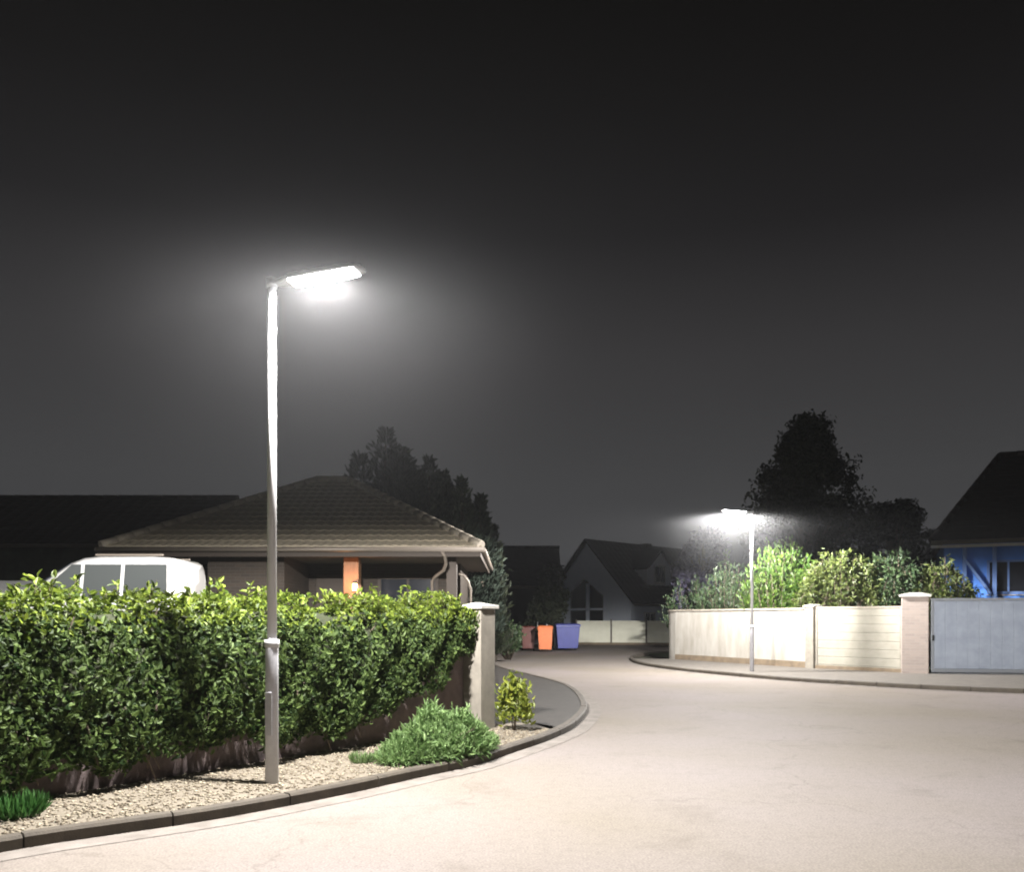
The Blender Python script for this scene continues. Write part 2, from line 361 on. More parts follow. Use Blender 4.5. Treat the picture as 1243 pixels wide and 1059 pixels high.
sheet('ground', [(-100, -25), (100, -25), (100, 145), (-100, 145)], -0.03, M['earth'])
kl = catmull([(-8.0, -0.8), (-6.4, 1.6), (-5.2, 3.3), (-4.2, 4.72), (-3.5, 5.63), (-2.96, 6.08), (-2.31, 6.6), (-1.51, 7.5), (-0.92, 8.3), (-0.42, 8.95), (0.05, 9.9), (0.55, 11.0),
              (0.98, 12.4), (1.36, 15.0), (1.30, 19.0), (0.55, 22.5), (-0.6, 28), (-1.2, 40), (-1.4, 52)])
kr = catmull([(45, 9.5), (18, 15.8), (11.0, 17.7), (7.8, 20.4), (6.0, 23.4), (4.75, 27.0), (4.5, 31), (5.6, 36), (9.5, 41), (16, 44), (30, 46)])
road_poly = [(-9.5, -20), (45, -20)] + [(p.x, p.y) for p in kr] + [(30, 50.5), (-1.4, 50.5)] + [(p.x, p.y) for p in reversed(kl)] 
# drop the far tail beyond the cross road
road_poly = [(x, y) for x, y in road_poly if y <= 50.6]
sheet('road', road_poly, 0.0, M['road'])
def kerb(name, line, side, z1=0.10, wd=0.11, seg=1.0):
    """stones about a metre long laid end to end, with open joints"""
    mb = MB(); L = [0]
    for a, b in zip(line, line[1:]): L.append(L[-1] + (b - a).length)
    def at(s):
        for i in range(len(L) - 1):
            if L[i + 1] >= s: 
                t = (s - L[i]) / max(L[i + 1] - L[i], 1e-6); return line[i].lerp(line[i + 1], t), (line[i + 1] - line[i]).normalized()
        return line[-1], (line[-1] - line[-2]).normalized()
    s = 0
    while s < L[-1] - 0.1:
        e = min(s + seg - 0.012, L[-1]); rings = []
        jz = random.uniform(-0.004, 0.004); jo = random.uniform(-0.004, 0.004)
        for t in np.linspace(s, e, 5):
            p, d = at(t); n = Vector((-d.y, d.x, 0)) * side
            p = p + n * jo
            rings.append([p + Vector((0, 0, -0.05)), p + n * wd + Vector((0, 0, -0.05)), p + n * wd + Vector((0, 0, z1 + jz)),
                          p + n * 0.02 + Vector((0, 0, z1 + jz)), p + Vector((0, 0, z1 - 0.02 + jz))])
        mb.loft(rings, True, False); s += seg
    o = mb.build(name, M['kerb'], fixn=True); tag(o, kind='structure'); return o
kerb('kerb', kl, 1); kerb('kerb', kr, -1)
def offset(line, d, side):
    out = []
    for i, p in enumerate(line):
        t = (line[min(i + 1, len(line) - 1)] - line[max(i - 1, 0)]).normalized(); out.append(p + Vector((-t.y, t.x, 0)) * side * d)
    return out

def strip(name, line, d0, d1, side, z, m):
    a, b = offset(line, d0, side), offset(line, d1, side); n = len(a)
    mb = MB(); mb.add([(p.x, p.y, z) for p in a] + [(p.x, p.y, z) for p in b], [(i, i + 1, n + i + 1, n + i) if side < 0 else (n + i, n + i + 1, i + 1, i) for i in range(n - 1)])
    tag(mb.build(name, m, fixn=False), kind='structure')
strip('gutter_strip', kl, 0.0, 0.24, -1, 0.004, M['gutterstrip']); strip('gutter_strip', kr, 0.0, 0.24, 1, 0.004, M['gutterstrip'])

# hedge line frame: s metres from the pillar leftwards, c metres back from the hedge front
PIL = Vector((-0.33, 11.34, 0)); HD = Vector((-0.60, -0.80, 0)).normalized(); HB = Vector((-0.80, 0.60, 0)).normalized()
def hp(s, c, z=0): return PIL + HD * s + HB * c + Vector((0, 0, z))
klo = [p for p in offset(kl, 0.10, 1)]
bed = [p for p in klo if p.y <= 11.4 and p.y > 0.5]; walk = [p for p in klo if p.y >= 11.3]
a0, b0 = hp(12.5, 0.45), hp(0, 0.45)
sheet('gravel_bed', [(p.x, p.y) for p in bed] + [(0.25, 12.1), (-0.3, 11.9), (b0.x, b0.y), (a0.x, a0.y)], 0.085, M['gravel'])
sheet('pavement', [(p.x, p.y) for p in walk] + [(-2.6, 51.9), (-1.6, 30), (-0.75, 24), (-0.3, 11.9), (0.25, 12.1)], 0.089, M['paveshade'])
A_, B_, C_, Dg = Vector((6.15, 31, 0)), Vector((9.2, 25.4, 0)), Vector((11.25, 23.0, 0)), Vector((17.5, 21.9, 0))
kro = [p for p in offset(kr, 0.10, -1) if p.y < 31.5]
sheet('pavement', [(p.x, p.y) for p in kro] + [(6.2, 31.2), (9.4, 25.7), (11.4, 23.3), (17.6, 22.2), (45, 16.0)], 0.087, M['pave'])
sheet('garden', [(-2.6, 52.5), (-1.65, 30), (-0.85, 24), (-0.55, 11.9)] + [(hp(12.5, 0.5).x, hp(12.5, 0.5).y), (-40, 0), (-60, 20), (-60, 60)], 0.9, M['lawn'])
sheet('garden', [(6.3, 31.4), (9.5, 26.0), (11.6, 23.6), (17.8, 22.5), (45, 16.5), (70, 30), (70, 80), (30, 80), (30, 46.2), (16, 44.2), (9.5, 41.2), (5.8, 36)], 0.075, M['lawn'])

# pebbles of the bed: nobody counts them
def pebbles():
    n = 9000; P = []
    bpoly = [(p.x, p.y) for p in bed]
    while len(P) < n:
        i = random.randrange(len(bpoly) - 1); t = random.random()
        a = Vector((*bpoly[i], 0)).lerp(Vector((*bpoly[i + 1], 0)), t)
        if a.x < -5.2: continue
        rel = a - PIL; c = rel.dot(HB); d = random.uniform(0.0, max(0.05, 0.42 - c))   # distance on to the wall foot
        q = a + HB * d
        P.append((q.x, q.y, 0.085))
    P = np.array(P); ico = np.array([(0, 0, 1), (.9, 0, .3), (.28, .85, .3), (-.72, .53, .3), (-.72, -.53, .3), (.28, -.85, .3), (0, 0, -.6)])
    F = np.array([(0, 1, 2), (0, 2, 3), (0, 3, 4), (0, 4, 5), (0, 5, 1), (6, 2, 1), (6, 3, 2), (6, 4, 3), (6, 5, 4), (6, 1, 5)])
    r = rng.uniform(0.008, 0.024, (n, 1, 1)); sq = rng.uniform(0.6, 1.3, (n, 1, 3)) * np.array([1, 1, 0.7])
    a = rng.uniform(0, 6.28, n); ca, sa = np.cos(a), np.sin(a)
    V = ico[None] * r * sq; X = V[:, :, 0] * ca[:, None] - V[:, :, 1] * sa[:, None]; Y = V[:, :, 0] * sa[:, None] + V[:, :, 1] * ca[:, None]
    V = np.stack([X, Y, V[:, :, 2]], 2) + P[:, None, :]
    FF = (F[None] + np.arange(n)[:, None, None] * 7).reshape(-1, 3)
    o = np_mesh('gravel', V.reshape(-1, 3), FF, M['stone'], smooth=True); tag(o, kind='stuff')
pebbles()

# ---------------------------------------------------------------- garden wall, pillar, hedge
gw = MB()
gw.add([], [])
a, b = hp(12.5, 0.30), hp(0.17, 0.30); a2, b2 = hp(12.5, 0.52), hp(0.17, 0.52)
gw.prism([(a.x, a.y), (b.x, b.y), (b2.x, b2.y), (a2.x, a2.y)], -0.02, 1.15)
side = [Vector((-0.42, 11.75, 0)), Vector((-0.8, 24, 0)), Vector((-1.6, 30, 0)), Vector((-2.55, 52, 0))]
for p, q in zip(side, side[1:]):
    d = (q - p).normalized(); n = Vector((-d.y, d.x, 0)) * 0.2
    gw.prism([(p.x, p.y), (q.x, q.y), ((q + n).x, (q + n).y), ((p + n).x, (p + n).y)], -0.02, 1.0)
wl = gw.build('garden_wall', M['plinth'], bevel=0.008)
tag(wl, 'low dark purplish brown garden wall under the leafy hedge', 'wall')

pt = thing('wall_pillar', (PIL.x, PIL.y, 0), 'beige rendered pillar with pale cap at the end of the leafy hedge', 'pillar', math.atan2(HD.y, HD.x))
MB().box(-0.16, 0.16, -0.36, 0.0, -0.02, 1.74).build('shaft', M['pillar'], pt, 0.012)
cp = MB(); cp.loft([[(-.2, -.4, 1.742), (.2, -.4, 1.742), (.2, .04, 1.742), (-.2, .04, 1.742)], [(-.2, -.4, 1.79), (.2, -.4, 1.79), (.2, .04, 1.79), (-.2, .04, 1.79)],
                   [(-.05, -.2, 1.83), (.05, -.2, 1.83), (.05, -.16, 1.83), (-.05, -.16, 1.83)]], True, False)
cp.build('cap', M['cap'], pt, 0.006, fixn=True)

def hedge():
    root = thing('hedge', tuple(hp(4, 0.6, 0)), 'long clipped leafy green hedge overhanging the low wall behind the nearer lamp', 'hedge')
    org = np.array(root.location)
    def surf(n, face):
        s = rng.uniform(0.10, 11.5, n)
        zb = np.where(s < 2.0, 1.16 - (1.16 - 0.16) * (s / 2.0), 0.15) + 0.10 * np.sin(s * 5.3) * np.sin(s * 2.1) + np.where(s > 5.2, -0.08, 0)
        zt = 1.80 + 0.025 * np.sin(s * 1.7) + 0.03 * np.sin(s * 4.1)
        hz_, zc = (zt - zb) / 2, (zt + zb) / 2
        if face == 'front': x = np.full(n, -1.0); y = rng.uniform(-1, 1, n)
        elif face == 'back': x = np.full(n, 1.0); y = rng.uniform(-1, 1, n)
        else: x = rng.uniform(-1, 1, n); y = np.full(n, 1.0)
        k = 1 / (np.abs(x) ** 2.9 + np.abs(y) ** 2.9) ** (1 / 2.9)
        x, y = x * k, y * k
        nx, ny = np.sign(x) * np.abs(x) ** 2.2, np.sign(y) * np.abs(y) ** 2.2
        ln = np.hypot(nx, ny); nx, ny = nx / ln, ny / ln
        lump = 0.075 * np.sin(s * 6.1 + y * 2.3) * np.sin(y * 4.2 + s * 1.3) + 0.06 * np.sin(s * 13 + 1) * np.sin(y * 9) + 0.03 * np.sin(s * 2.3)
        dep = np.abs(rng.normal(0, 0.075, n)) * (rng.random(n) < 0.8) - 0.02 * rng.random(n)
        ex = 0.52 * x + nx * (lump - dep); ez = hz_ * y + ny * (lump - dep)
        c = 0.5 + ex + 0.13 * np.clip(zc + ez - 0.5, 0, 2); z = zc + ez
        P = np.array(PIL)[None] + np.array(HD)[None] * s[:, None] + np.array(HB)[None] * c[:, None]; P[:, 2] = z
        Nn = np.array(HB)[None] * nx[:, None]; Nn[:, 2] = ny
        return P - org, Nn
    parts = [surf(36000, 'front'), surf(16000, 'top'), surf(4500, 'back')]
    P = np.concatenate([p for p, _ in parts]); Nn = np.concatenate([q for _, q in parts])
    lit_young = P[:, 2] > 1.56 + rng.normal(0, 0.07, len(P))          # paler clipped top: lamp light painted into leaf colour, with some new growth
    leaves('foliage', P[~lit_young], Nn[~lit_young], 0.064, M['hedge'], root, 0.52, 0.5, 0.6)
    leaves('lit_new_growth', P[lit_young], Nn[lit_young], 0.060, M['lit_young'], root, 0.50, 0.7, 0.6)
    # shoots standing above the clipped top
    ms = MB(); pts = []; nr = []
    for i in range(170):
        s, c = random.uniform(0.25, 8.6), random.uniform(0.1, 0.95)
        b = hp(s, c, 1.78) - Vector(org); h = random.choice((0.06, 0.09, 0.12, 0.2)) * random.uniform(0.7, 1.3); d = Vector((random.gauss(0, .25), random.gauss(0, .25), 1)).normalized()
        ms.tube([b, b + d * h], [0.004, 0.002], 5)
        for k in range(int(4 + h * 40)):
            t = random.uniform(0.1, 1.05); a = random.uniform(0, 6.28); pts.append(b + d * h * t); nr.append((math.cos(a) * .6, math.sin(a) * .6, 0.9))
    leaves('young_shoots', np.array(pts), np.array(nr), 0.075, M['lit_young'], root, 0.45, 1.0, 0.4, along=0.5)
    ms.build('twigs', M['twig'], root)
    # trunks and main branches inside
    for i in range(26):
        ms = MB()
        s = 0.3 + i * 0.44 + random.uniform(-.1, .1)
        b = hp(s, 0.62, 0.9) - Vector(org)
        for k in range(4):
            e = hp(s + random.uniform(-.3, .3), random.uniform(0.1, 0.9), random.uniform(1.2, 1.7)) - Vector(org)
            mid = b.lerp(e, 0.5) + Vector((random.gauss(0, .05), random.gauss(0, .05), .04)); ms.tube([b, mid, e], [0.018, 0.012, 0.006], 6)
        if s > 2.2:
            for k in range(3):      # low shoots hanging down in front of the wall
                b2 = hp(s, 0.25, 1.0) - Vector(org); e = hp(s + random.uniform(-.35, .35), random.uniform(-.02, .2), random.uniform(0.12, 0.4)) - Vector(org)
                ms.tube([b2, b2.lerp(e, .5) + HB * -0.08, e], [0.012, 0.009, 0.005], 6)
        ms.build('stem', M['twig'], root)
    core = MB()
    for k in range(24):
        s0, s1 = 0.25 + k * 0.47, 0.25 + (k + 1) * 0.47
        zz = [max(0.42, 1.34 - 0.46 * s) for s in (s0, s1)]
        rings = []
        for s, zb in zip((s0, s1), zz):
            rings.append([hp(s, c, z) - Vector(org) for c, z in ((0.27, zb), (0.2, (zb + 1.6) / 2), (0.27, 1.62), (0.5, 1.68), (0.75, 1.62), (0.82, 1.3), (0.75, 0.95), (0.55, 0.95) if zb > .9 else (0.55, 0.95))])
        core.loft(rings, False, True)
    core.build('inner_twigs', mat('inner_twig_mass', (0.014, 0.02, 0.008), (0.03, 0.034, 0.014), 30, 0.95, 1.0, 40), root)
hedge()

def twig_stems(root, n, r, h, m, name='stem', rad=0.006):
    ms = MB()
    for i in range(n):
        a = random.uniform(0, 6.28); rr = r * math.sqrt(random.random()); e = Vector((math.cos(a) * rr, math.sin(a) * rr, h * random.uniform(.6, 1)))
        ms.tube([(e.x * .15, e.y * .15, 0), e * 0.5 + Vector((0, 0, .08 * h)), e], [rad, rad * .8, rad * .4], 5)
    return ms.build(name, m, root)
# mound of narrow grey-green leaves by the kerb
lv = thing('lavender_mound', (-0.80, 9.15, 0.085), 'low grey-green mound shrub spilling over the kerb', 'shrub')
P = []; 
n = 9000; th = rng.uniform(0, 6.28, n); rr = np.sqrt(rng.random(n)); hh = (1 - rr ** 2.2) * rng.uniform(.55, 1, n)
lx = np.cos(th) * rr; ly = np.sin(th) * rr
lump = 1 + .26 * np.sin(lx * 6 + 1) * np.sin(ly * 5 + .6) + .12 * np.sin(lx * 13) + rng.normal(0, .10, n)
al = np.array(HD); ac = np.array(HB)
P = lx[:, None] * al[None] * 0.86 + ly[:, None] * ac[None] * 0.42; P[:, 2] = 0.03 + 0.41 * hh * lump
Nl = lx[:, None] * al[None] + ly[:, None] * ac[None]; Nl[:, 2] = 0.7
leaves('foliage', P, Nl, 0.10, M['lav'], lv, 0.16, 0.9, 0.5, along=0.85)
twig_stems(lv, 30, 0.5, 0.35, M['twig'])
# small golden shrub by the pillar
ye = thing('golden_shrub', (gx(624, 11.15), 11.15, 0.085), 'small upright yellow-green shrub at the foot of the beige pillar', 'shrub')
PP = [ellip_pts(k_, c_, r_, 0.6, 22, 0.24) for k_, c_, r_ in ((650, (0.02, 0, 0.50), (0.17, 0.17, 0.26)), (350, (-0.10, 0.03, 0.30), (0.15, 0.15, 0.22)), (350, (0.12, -0.03, 0.26), (0.13, 0.14, 0.2)))]
P = np.concatenate([a_ for a_, _ in PP]); Nl = np.concatenate([b_ for _, b_ in PP]); P[:, 2] = np.maximum(P[:, 2], 0.03)
leaves('foliage', P, Nl, 0.08, M['yel'], ye, 0.42, 0.9, 0.7, along=0.4)
twig_stems(ye, 9, 0.16, 0.55, M['twig'])
# tufts at the left
def tuft(x, y, z, r, h, n, label, m=None):
    t = thing('grass_tuft', (x, y, z), label, 'grass')
    a = rng.uniform(0, 6.28, n); q = r * np.sqrt(rng.random(n)); P = np.stack([np.cos(a) * q, np.sin(a) * q, np.zeros(n)], 1)
    ax = np.stack([np.cos(a) * .5, np.sin(a) * .5, np.ones(n)], 1) * 1.4
    leaves('blades', P, np.stack([np.cos(a), np.sin(a), np.full(n, .2)], 1), h, m or M['grass'], t, 0.07, 0.5, 0.4, axis=ax, along=1.0)
    b = MB(); b.loft([[(math.cos(k) * r * f, math.sin(k) * r * f, zz) for k in np.linspace(0, 5.5, 8)] for f, zz in ((0.9, 0.0), (0.6, 0.03), (0.1, 0.04))]); b.build('root_clump', M['lawn'], t)
p = (-3.80, 6.33); tuft(p[0], p[1], 0.085, 0.17, 0.15, 420, 'deep green grass tuft at the hedge foot by the left edge of the photo')
p = gp(438, 938); tuft(p[0], p[1] + .1, 0.085, 0.12, 0.10, 200, 'small grass tuft on the gravel between the lamp post and the mound shrub', M['lav'])

# ---------------------------------------------------------------- street lamps
def street_lamp(loc, rz, label, group):
    t = thing('street_lamp', loc, label, 'street lamp', rz, group)
    MB().tube([(0, 0, -0.05), (0, 0, 1.28), (0, 0, 1.34)], [0.060, 0.059, 0.044], 20).build('pole_base', M['poledk'], t)
    MB().tube([(0, 0, 1.335), (0, 0, 3.0), (0, 0, 4.60)], [0.044, 0.041, 0.037], 20).build('pole', M['pole'], t)
    MB().tube([(0, 0, 1.26), (0, 0, 1.33)], [0.068, 0.068], 20).build('collar', M['pole'], t)
    MB().box(-0.035, 0.035, -0.064, -0.055, 0.45, 0.85).build('service_door', M['poledk'], t, 0.004)
    el = math.sin(R(4))
    hd = MB(); 
    ax = [(0.02, .045, .035), (0.10, .05, .035), (0.20, .10, .05), (0.45, .125, .05), (0.80, .115, .038), (0.90, .07, .02)]
    rings = []
    for x, hw, hh in ax:
        z = 4.60 + x * el
        rings.append([(x, -hw, z), (x, -hw * .75, z + hh), (x, hw * .75, z + hh), (x, hw, z)])
    hd.loft(rings, True, True); hd.build('lamp_head', M['housing'], t, fixn=True)
    MB().tube([(0, 0, 4.58), (0, 0, 4.66)], [0.05, 0.05], 16).build('mast_cap', M['housing'], t)
    df = MB(); rings = []
    for f, dz in ((1.0, -0.002), (1.0, -0.014), (0.75, -0.034)):
        rings.append([(.52 + (x - .52) * f, y * f, 4.60 + (.52 + (x - .52) * f) * el + dz) for x, y in ((.20, -.085), (.84, -.085), (.84, .085), (.20, .085))])
    df.loft(rings, True, False); df.build('diffuser', M['led'], t, fixn=True)
    L = bpy.data.lights.new('lamp_light', 'AREA'); L.shape = 'RECTANGLE'; L.size = 0.36; L.size_y = 0.12
    L.energy = 1.0; L.color = (1.0, 0.962, 0.925)
    L.use_nodes = True; ln = L.node_tree; em = ln.nodes['Emission']
    geo = ln.nodes.new('ShaderNodeNewGeometry'); dt = ln.nodes.new('ShaderNodeVectorMath'); dt.operation = 'DOT_PRODUCT'
    ln.links.new(geo.outputs['Incoming'], dt.inputs[0]); ln.links.new(geo.outputs['Normal'], dt.inputs[1])
    ab = ln.nodes.new('ShaderNodeMath'); ab.operation = 'ABSOLUTE'; ln.links.new(dt.outputs['Value'], ab.inputs[0])
    mxn = ln.nodes.new('ShaderNodeMath'); mxn.operation = 'MAXIMUM'; mxn.inputs[1].default_value = 0.13; ln.links.new(ab.outputs[0], mxn.inputs[0])
    pw = ln.nodes.new('ShaderNodeMath'); pw.operation = 'POWER'; pw.inputs[1].default_value = -2.0; ln.links.new(mxn.outputs[0], pw.inputs[0])   # wide street optics
    co_ = ln.nodes.new('ShaderNodeMapRange'); co_.interpolation_type = 'SMOOTHSTEP'; co_.inputs['From Min'].default_value = 0.01; co_.inputs['From Max'].default_value = 0.22; co_.inputs['To Min'].default_value = 0.03   # cut-off below the horizon
    ln.links.new(ab.outputs[0], co_.inputs['Value'])
    m0 = ln.nodes.new('ShaderNodeMath'); m0.operation = 'MULTIPLY'; ln.links.new(pw.outputs[0], m0.inputs[0]); ln.links.new(co_.outputs[0], m0.inputs[1])
    mu = ln.nodes.new('ShaderNodeMath'); mu.operation = 'MULTIPLY'; mu.inputs[1].default_value = LAMP_W; ln.links.new(m0.outputs[0], mu.inputs[0])
    ln.links.new(mu.outputs[0], em.inputs['Strength'])
    lo = bpy.data.objects.new('lamp_light', L); COL.objects.link(lo); lo.parent = t; lo.location = (0.52, 0, 4.60 + .52 * el - 0.085); lo.rotation_euler = (0, R(-2), 0)
    return t
LAMP_W = 1060.0
lamp_bloom((-1.65, 7.45, 4.05), 2.9, 0.00125); lamp_bloom((6.4, 23.76, 4.25), 2.9, 0.0062)  # both volumes added to imitate lens bloom
def copy_tree(o, parent=None):
    c = o.copy(); COL.objects.link(c); c.parent = parent
    for ch in list(o.children): copy_tree(ch, c)
    return c
lamp1 = street_lamp((-2.215, 7.6, 0.08), math.atan2(-0.23, 0.97), 'tall grey street lamp standing in the gravel in front of the hedge', 'lit street lamps')
lamp2 = copy_tree(lamp1); lamp2.location = (6.93, 23.8, 0.08); lamp2.rotation_euler = (0, 0, R(184))
lamp2['label'] = 'farther grey street lamp on the pavement in front of the white rendered wall'

# ---------------------------------------------------------------- roofs
def tiles(mb, O, u, v, Lv, uL0, uR0, uL1, uR1, tw=0.24, th=0.34, amp=0.028, sub=4):
    """pantiles over a trapezoid: u along the eave, v up the slope"""
    O, u, v = Vector(O), Vector(u).normalized(), Vector(v).normalized(); n = u.cross(v).normalized()
    if n.z < 0: n = -n
    rows = max(1, int(round(Lv / th)))
    for j in range(rows):
        b0, b1 = Lv * j / rows, Lv * (j + 1) / rows
        def lim(b): t = b / Lv; return uL0 + (uL1 - uL0) * t, uR0 + (uR1 - uR0) * t
        l0, r0 = lim(b0); l1, r1 = lim(b1)
        k0 = int(math.floor(min(l0, l1) / tw * sub)); k1 = int(math.ceil(max(r0, r1) / tw * sub))
        vs = []; 
        for k in range(k0, k1 + 1):
            a = k * tw / sub; ph = (k % sub) / sub
            h = amp * (0.5 - 0.5 * math.cos(2 * math.pi * ph)) 
            lift = 0.022 + 0.004 * math.sin(k * 12.9 + j * 7.7)
            c0 = min(max(a, l0), r0); c1 = min(max(a, l1), r1)
            vs += [O + u * c0 + v * b0 + n * (h * .4 - .012), O + u * c0 + v * b0 + n * (h + lift), O + u * c1 + v * b1 + n * h]
        m = k1 - k0 + 1; fs = []
        for i in range(m - 1):
            fs += [(i * 3, i * 3 + 3, i * 3 + 4, i * 3 + 1), (i * 3 + 1, i * 3 + 4, i * 3 + 5, i * 3 + 2)]
        mb.add(vs, fs)
def ridge_caps(mb, a, b, r=0.10, step=0.4):
    a, b = Vector(a), Vector(b); L = (b - a).length; n = max(1, int(L / step)); d = (b - a) / n
    for i in range(n):
        p = a + d * i; mb.tube([p, p + d * 1.06], [r * 1.08, r * 0.94], 10)
def window(parent, c, w, h, out, frame=None, name='window', mull=True):
    """framed window on a wall: c centre, out unit normal"""
    o = Vector(out).normalized(); u = Vector((-o.y, o.x, 0)); c = Vector(c); z = Vector((0, 0, 1))
    f = MB()
    for s in (-1, 1):
        f.beam(c + u * s * w / 2 - z * h / 2 + o * .02, c + u * s * w / 2 + z * h / 2 + o * .02, 0.09, 0.08, up=o)
        f.beam(c - u * (w / 2 - .046) + z * s * (h / 2 - .04) + o * .02, c + u * (w / 2 - .046) + z * s * (h / 2 - .04) + o * .02, 0.075, 0.08, up=o)
    if mull: f.beam(c - z * (h / 2 - .08) + o * .022, c + z * (h / 2 - .08) + o * .022, 0.06, 0.06, up=o)
    fr = f.build(name, frame or M['white'], parent)
    g = MB(); g.slab([c - u * (w/2-.04) - z * (h/2-.04) + o * .004, c + u * (w/2-.04) - z * (h/2-.04) + o * .004, c + u * (w/2-.04) + z * (h/2-.04) + o * .004, c - u * (w/2-.04) + z * (h/2-.04) + o * .004], o * .012)
    g.build('pane', M['glassdk'], fr, fixn=True)
    sl = MB(); sl.beam(c - u * (w / 2 + .08) - z * (h / 2 + .05) + o * .05, c + u * (w / 2 + .08) - z * (h / 2 + .05) + o * .05, .14, .04, up=z); sl.build('sill', M['cap'], fr)
    return fr

# hip-roofed bungalow with its open car porch
def bungalow():
    FY = 20.0; x0, x1 = gx(122, FY), gx(584, FY); cx = (x0 + x1) / 2; hw = (x1 - x0) / 2; hd = hw
    ze = gz(664, FY); zp = gz(585, FY + hd); YG = 0.9
    t = thing('bungalow', (cx, FY + hd, YG), 'bungalow with a tiled hip roof and open porch behind the clipped hedge', 'house')
    e = ze - YG; p = zp - YG; rl = 0.5                                # half ridge
    corners = [(-hw, -hd), (hw, -hd), (hw, hd), (-hw, hd)]
    rf = MB()
    # deck under the tiles
    dk = [Vector((x, y, e - .03)) for x, y in corners] + [Vector((-rl, 0, p - .03)), Vector((rl, 0, p - .03))]
    rf.add(dk, [(0, 1, 5, 4), (1, 2, 5), (2, 3, 4, 5), (3, 0, 4), (3, 2, 1, 0)])
    sl = math.hypot(hd, p - e)
    tiles(rf, (0, -hd, e), (1, 0, 0), (0, hd, p - e), sl, -hw, hw, -rl, rl)
    tiles(rf, (0, hd, e), (-1, 0, 0), (0, -hd, p - e), sl, -hw, hw, -rl, rl, sub=2)
    s2 = math.hypot(hw - rl, p - e)
    tiles(rf, (hw, 0, e), (0, 1, 0), (-(hw - rl), 0, p - e), s2, -hd, hd, 0, 0)
    tiles(rf, (-hw, 0, e), (0, -1, 0), (hw - rl, 0, p - e), s2, -hd, hd, 0, 0)
    roof = rf.build('roof', M['tile'], t)
    hc = MB()
    for (x, y) in corners: ridge_caps(hc, (x, y, e + .03), (rl if x > 0 else -rl, 0, p + .05), 0.11)
    ridge_caps(hc, (-rl, 0, p + .05), (rl, 0, p + .05), .12); hc.build('ridge_tiles', M['ridge'], roof)
    fs = MB()
    for (xa, ya), (xb, yb) in zip(corners, corners[1:] + corners[:1]):
        d = Vector((xb - xa, yb - ya, 0)).normalized(); nn = Vector((d.y, -d.x, 0))
        fs.beam(Vector((xa, ya, e - .14)) - nn * .03 + d * .02, Vector((xb, yb, e - .14)) - nn * .03 - d * .02, .04, .20)
    fs.build('fascia', M['wood'], t)
    so = MB(); so.box(-hw + .06, hw - .06, -hd + .06, hd - .06, e - .20, e - .17); so.build('soffit', M['soffit'], t)
    gt = MB()
    for (xa, ya), (xb, yb) in zip(corners, corners[1:] + corners[:1]):
        d = Vector((xb - xa, yb - ya, 0)).normalized(); nn = Vector((d.y, -d.x, 0))
        gt.tube([Vector((xa, ya, e - .07)) + nn * .06 - d * .06, Vector((xb, yb, e - .07)) + nn * .06 + d * .06], .06, 12)
    gt.build('gutter', M['gutter'], t)
    # walls: brick block at the left, recessed dark porch at the right
    X = lambda px: gx(px, FY + .7) - cx
    wl = MB(); wf = -hd + .7
    wl.box(X(252), X(345), wf, hd - .7, -.9, e - .2)                  # brick block beside the porch
    wl.box(-hw + .7, X(252), -hd + 3.4, hd - .7, -.9, e - .2)         # set-back wing behind the van
    wl.box(X(345), hw - .7, -hd + 3.2, hd - .7, -.9, e - .2)
    wl.build('wall', M['brick'], t)
    cl = MB(); xm = X(426); cl.box(xm - .19, xm + .19, wf, wf + .38, -.9, e - .202); col = cl.build('porch_column', M['column'], t, .01)
    ct = MB(); xm2 = X(548); ct.box(xm2 - .13, xm2 + .13, wf, wf + .26, -.9, e - .202); ct.build('porch_column', M['wood'], t, .01)
    window(t, (X(480), -hd + 3.2 - .003, 1.35), 1.6, 1.1, (0, -1, 0), M['wood'])
    dr = MB(); dr.box(X(380) - .5, X(380) + .5, -hd + 3.14, -hd + 3.198, -.1, 1.95); door = dr.build('door', M['wood'], t, .008)
    hn_ = MB(); hn_.tube([(X(380) + .38, -hd + 3.09, .95), (X(380) + .38, -hd + 3.09, 1.1)], .014, 8); hn_.build('handle', M['gutter'], door)
    # lantern on the column
    lx = xm + .12; ly = wf - .09; lz = gz(712, FY) - YG
    ln_ = MB(); ln_.box(lx - .055, lx + .055, ly - .055, ly + .055, lz - .09, lz + .09); lan = ln_.build('lantern', M['warm'], col, .01)
    lr = MB(); lr.loft([[(lx - .08, ly - .08, lz + .092), (lx + .08, ly - .08, lz + .092), (lx + .08, ly + .08, lz + .092), (lx - .08, ly + .08, lz + .092)],
                        [(lx - .02, ly - .02, lz + .15), (lx + .02, ly - .02, lz + .15), (lx + .02, ly + .02, lz + .15), (lx - .02, ly + .02, lz + .15)]], True, False)
    lr.box(lx - .02, lx + .02, ly + .056, ly + .088, lz - .03, lz + .03); lr.build('lantern_cap', M['rubber'], lan, fixn=True)
    PL = bpy.data.lights.new('lantern_light', 'POINT'); PL.energy = 24; PL.color = (1.0, 0.42, 0.12); PL.shadow_soft_size = .04
    po = bpy.data.objects.new('lantern_light', PL); COL.objects.link(po); po.parent = col; po.location = (lx - .05, ly - .2, lz + .05)
    # rain pipes with their swan-necks
    dp = MB(); xa = X(537)
    q = lambda px, py, yo: (gx(px, FY) - cx, -hd + yo, gz(py, FY) - YG)
    dp.tube([q(536, 668, -.06), q(540, 676, -.02), q(541, 684, .1), q(537, 692, .3), q(526, 699, .5), q(522, 704, .6), (q(522, 704, .6)[0], -hd + .6, .05)], .04, 12)
    dp.build('rain_pipe', M['gutter'], t)
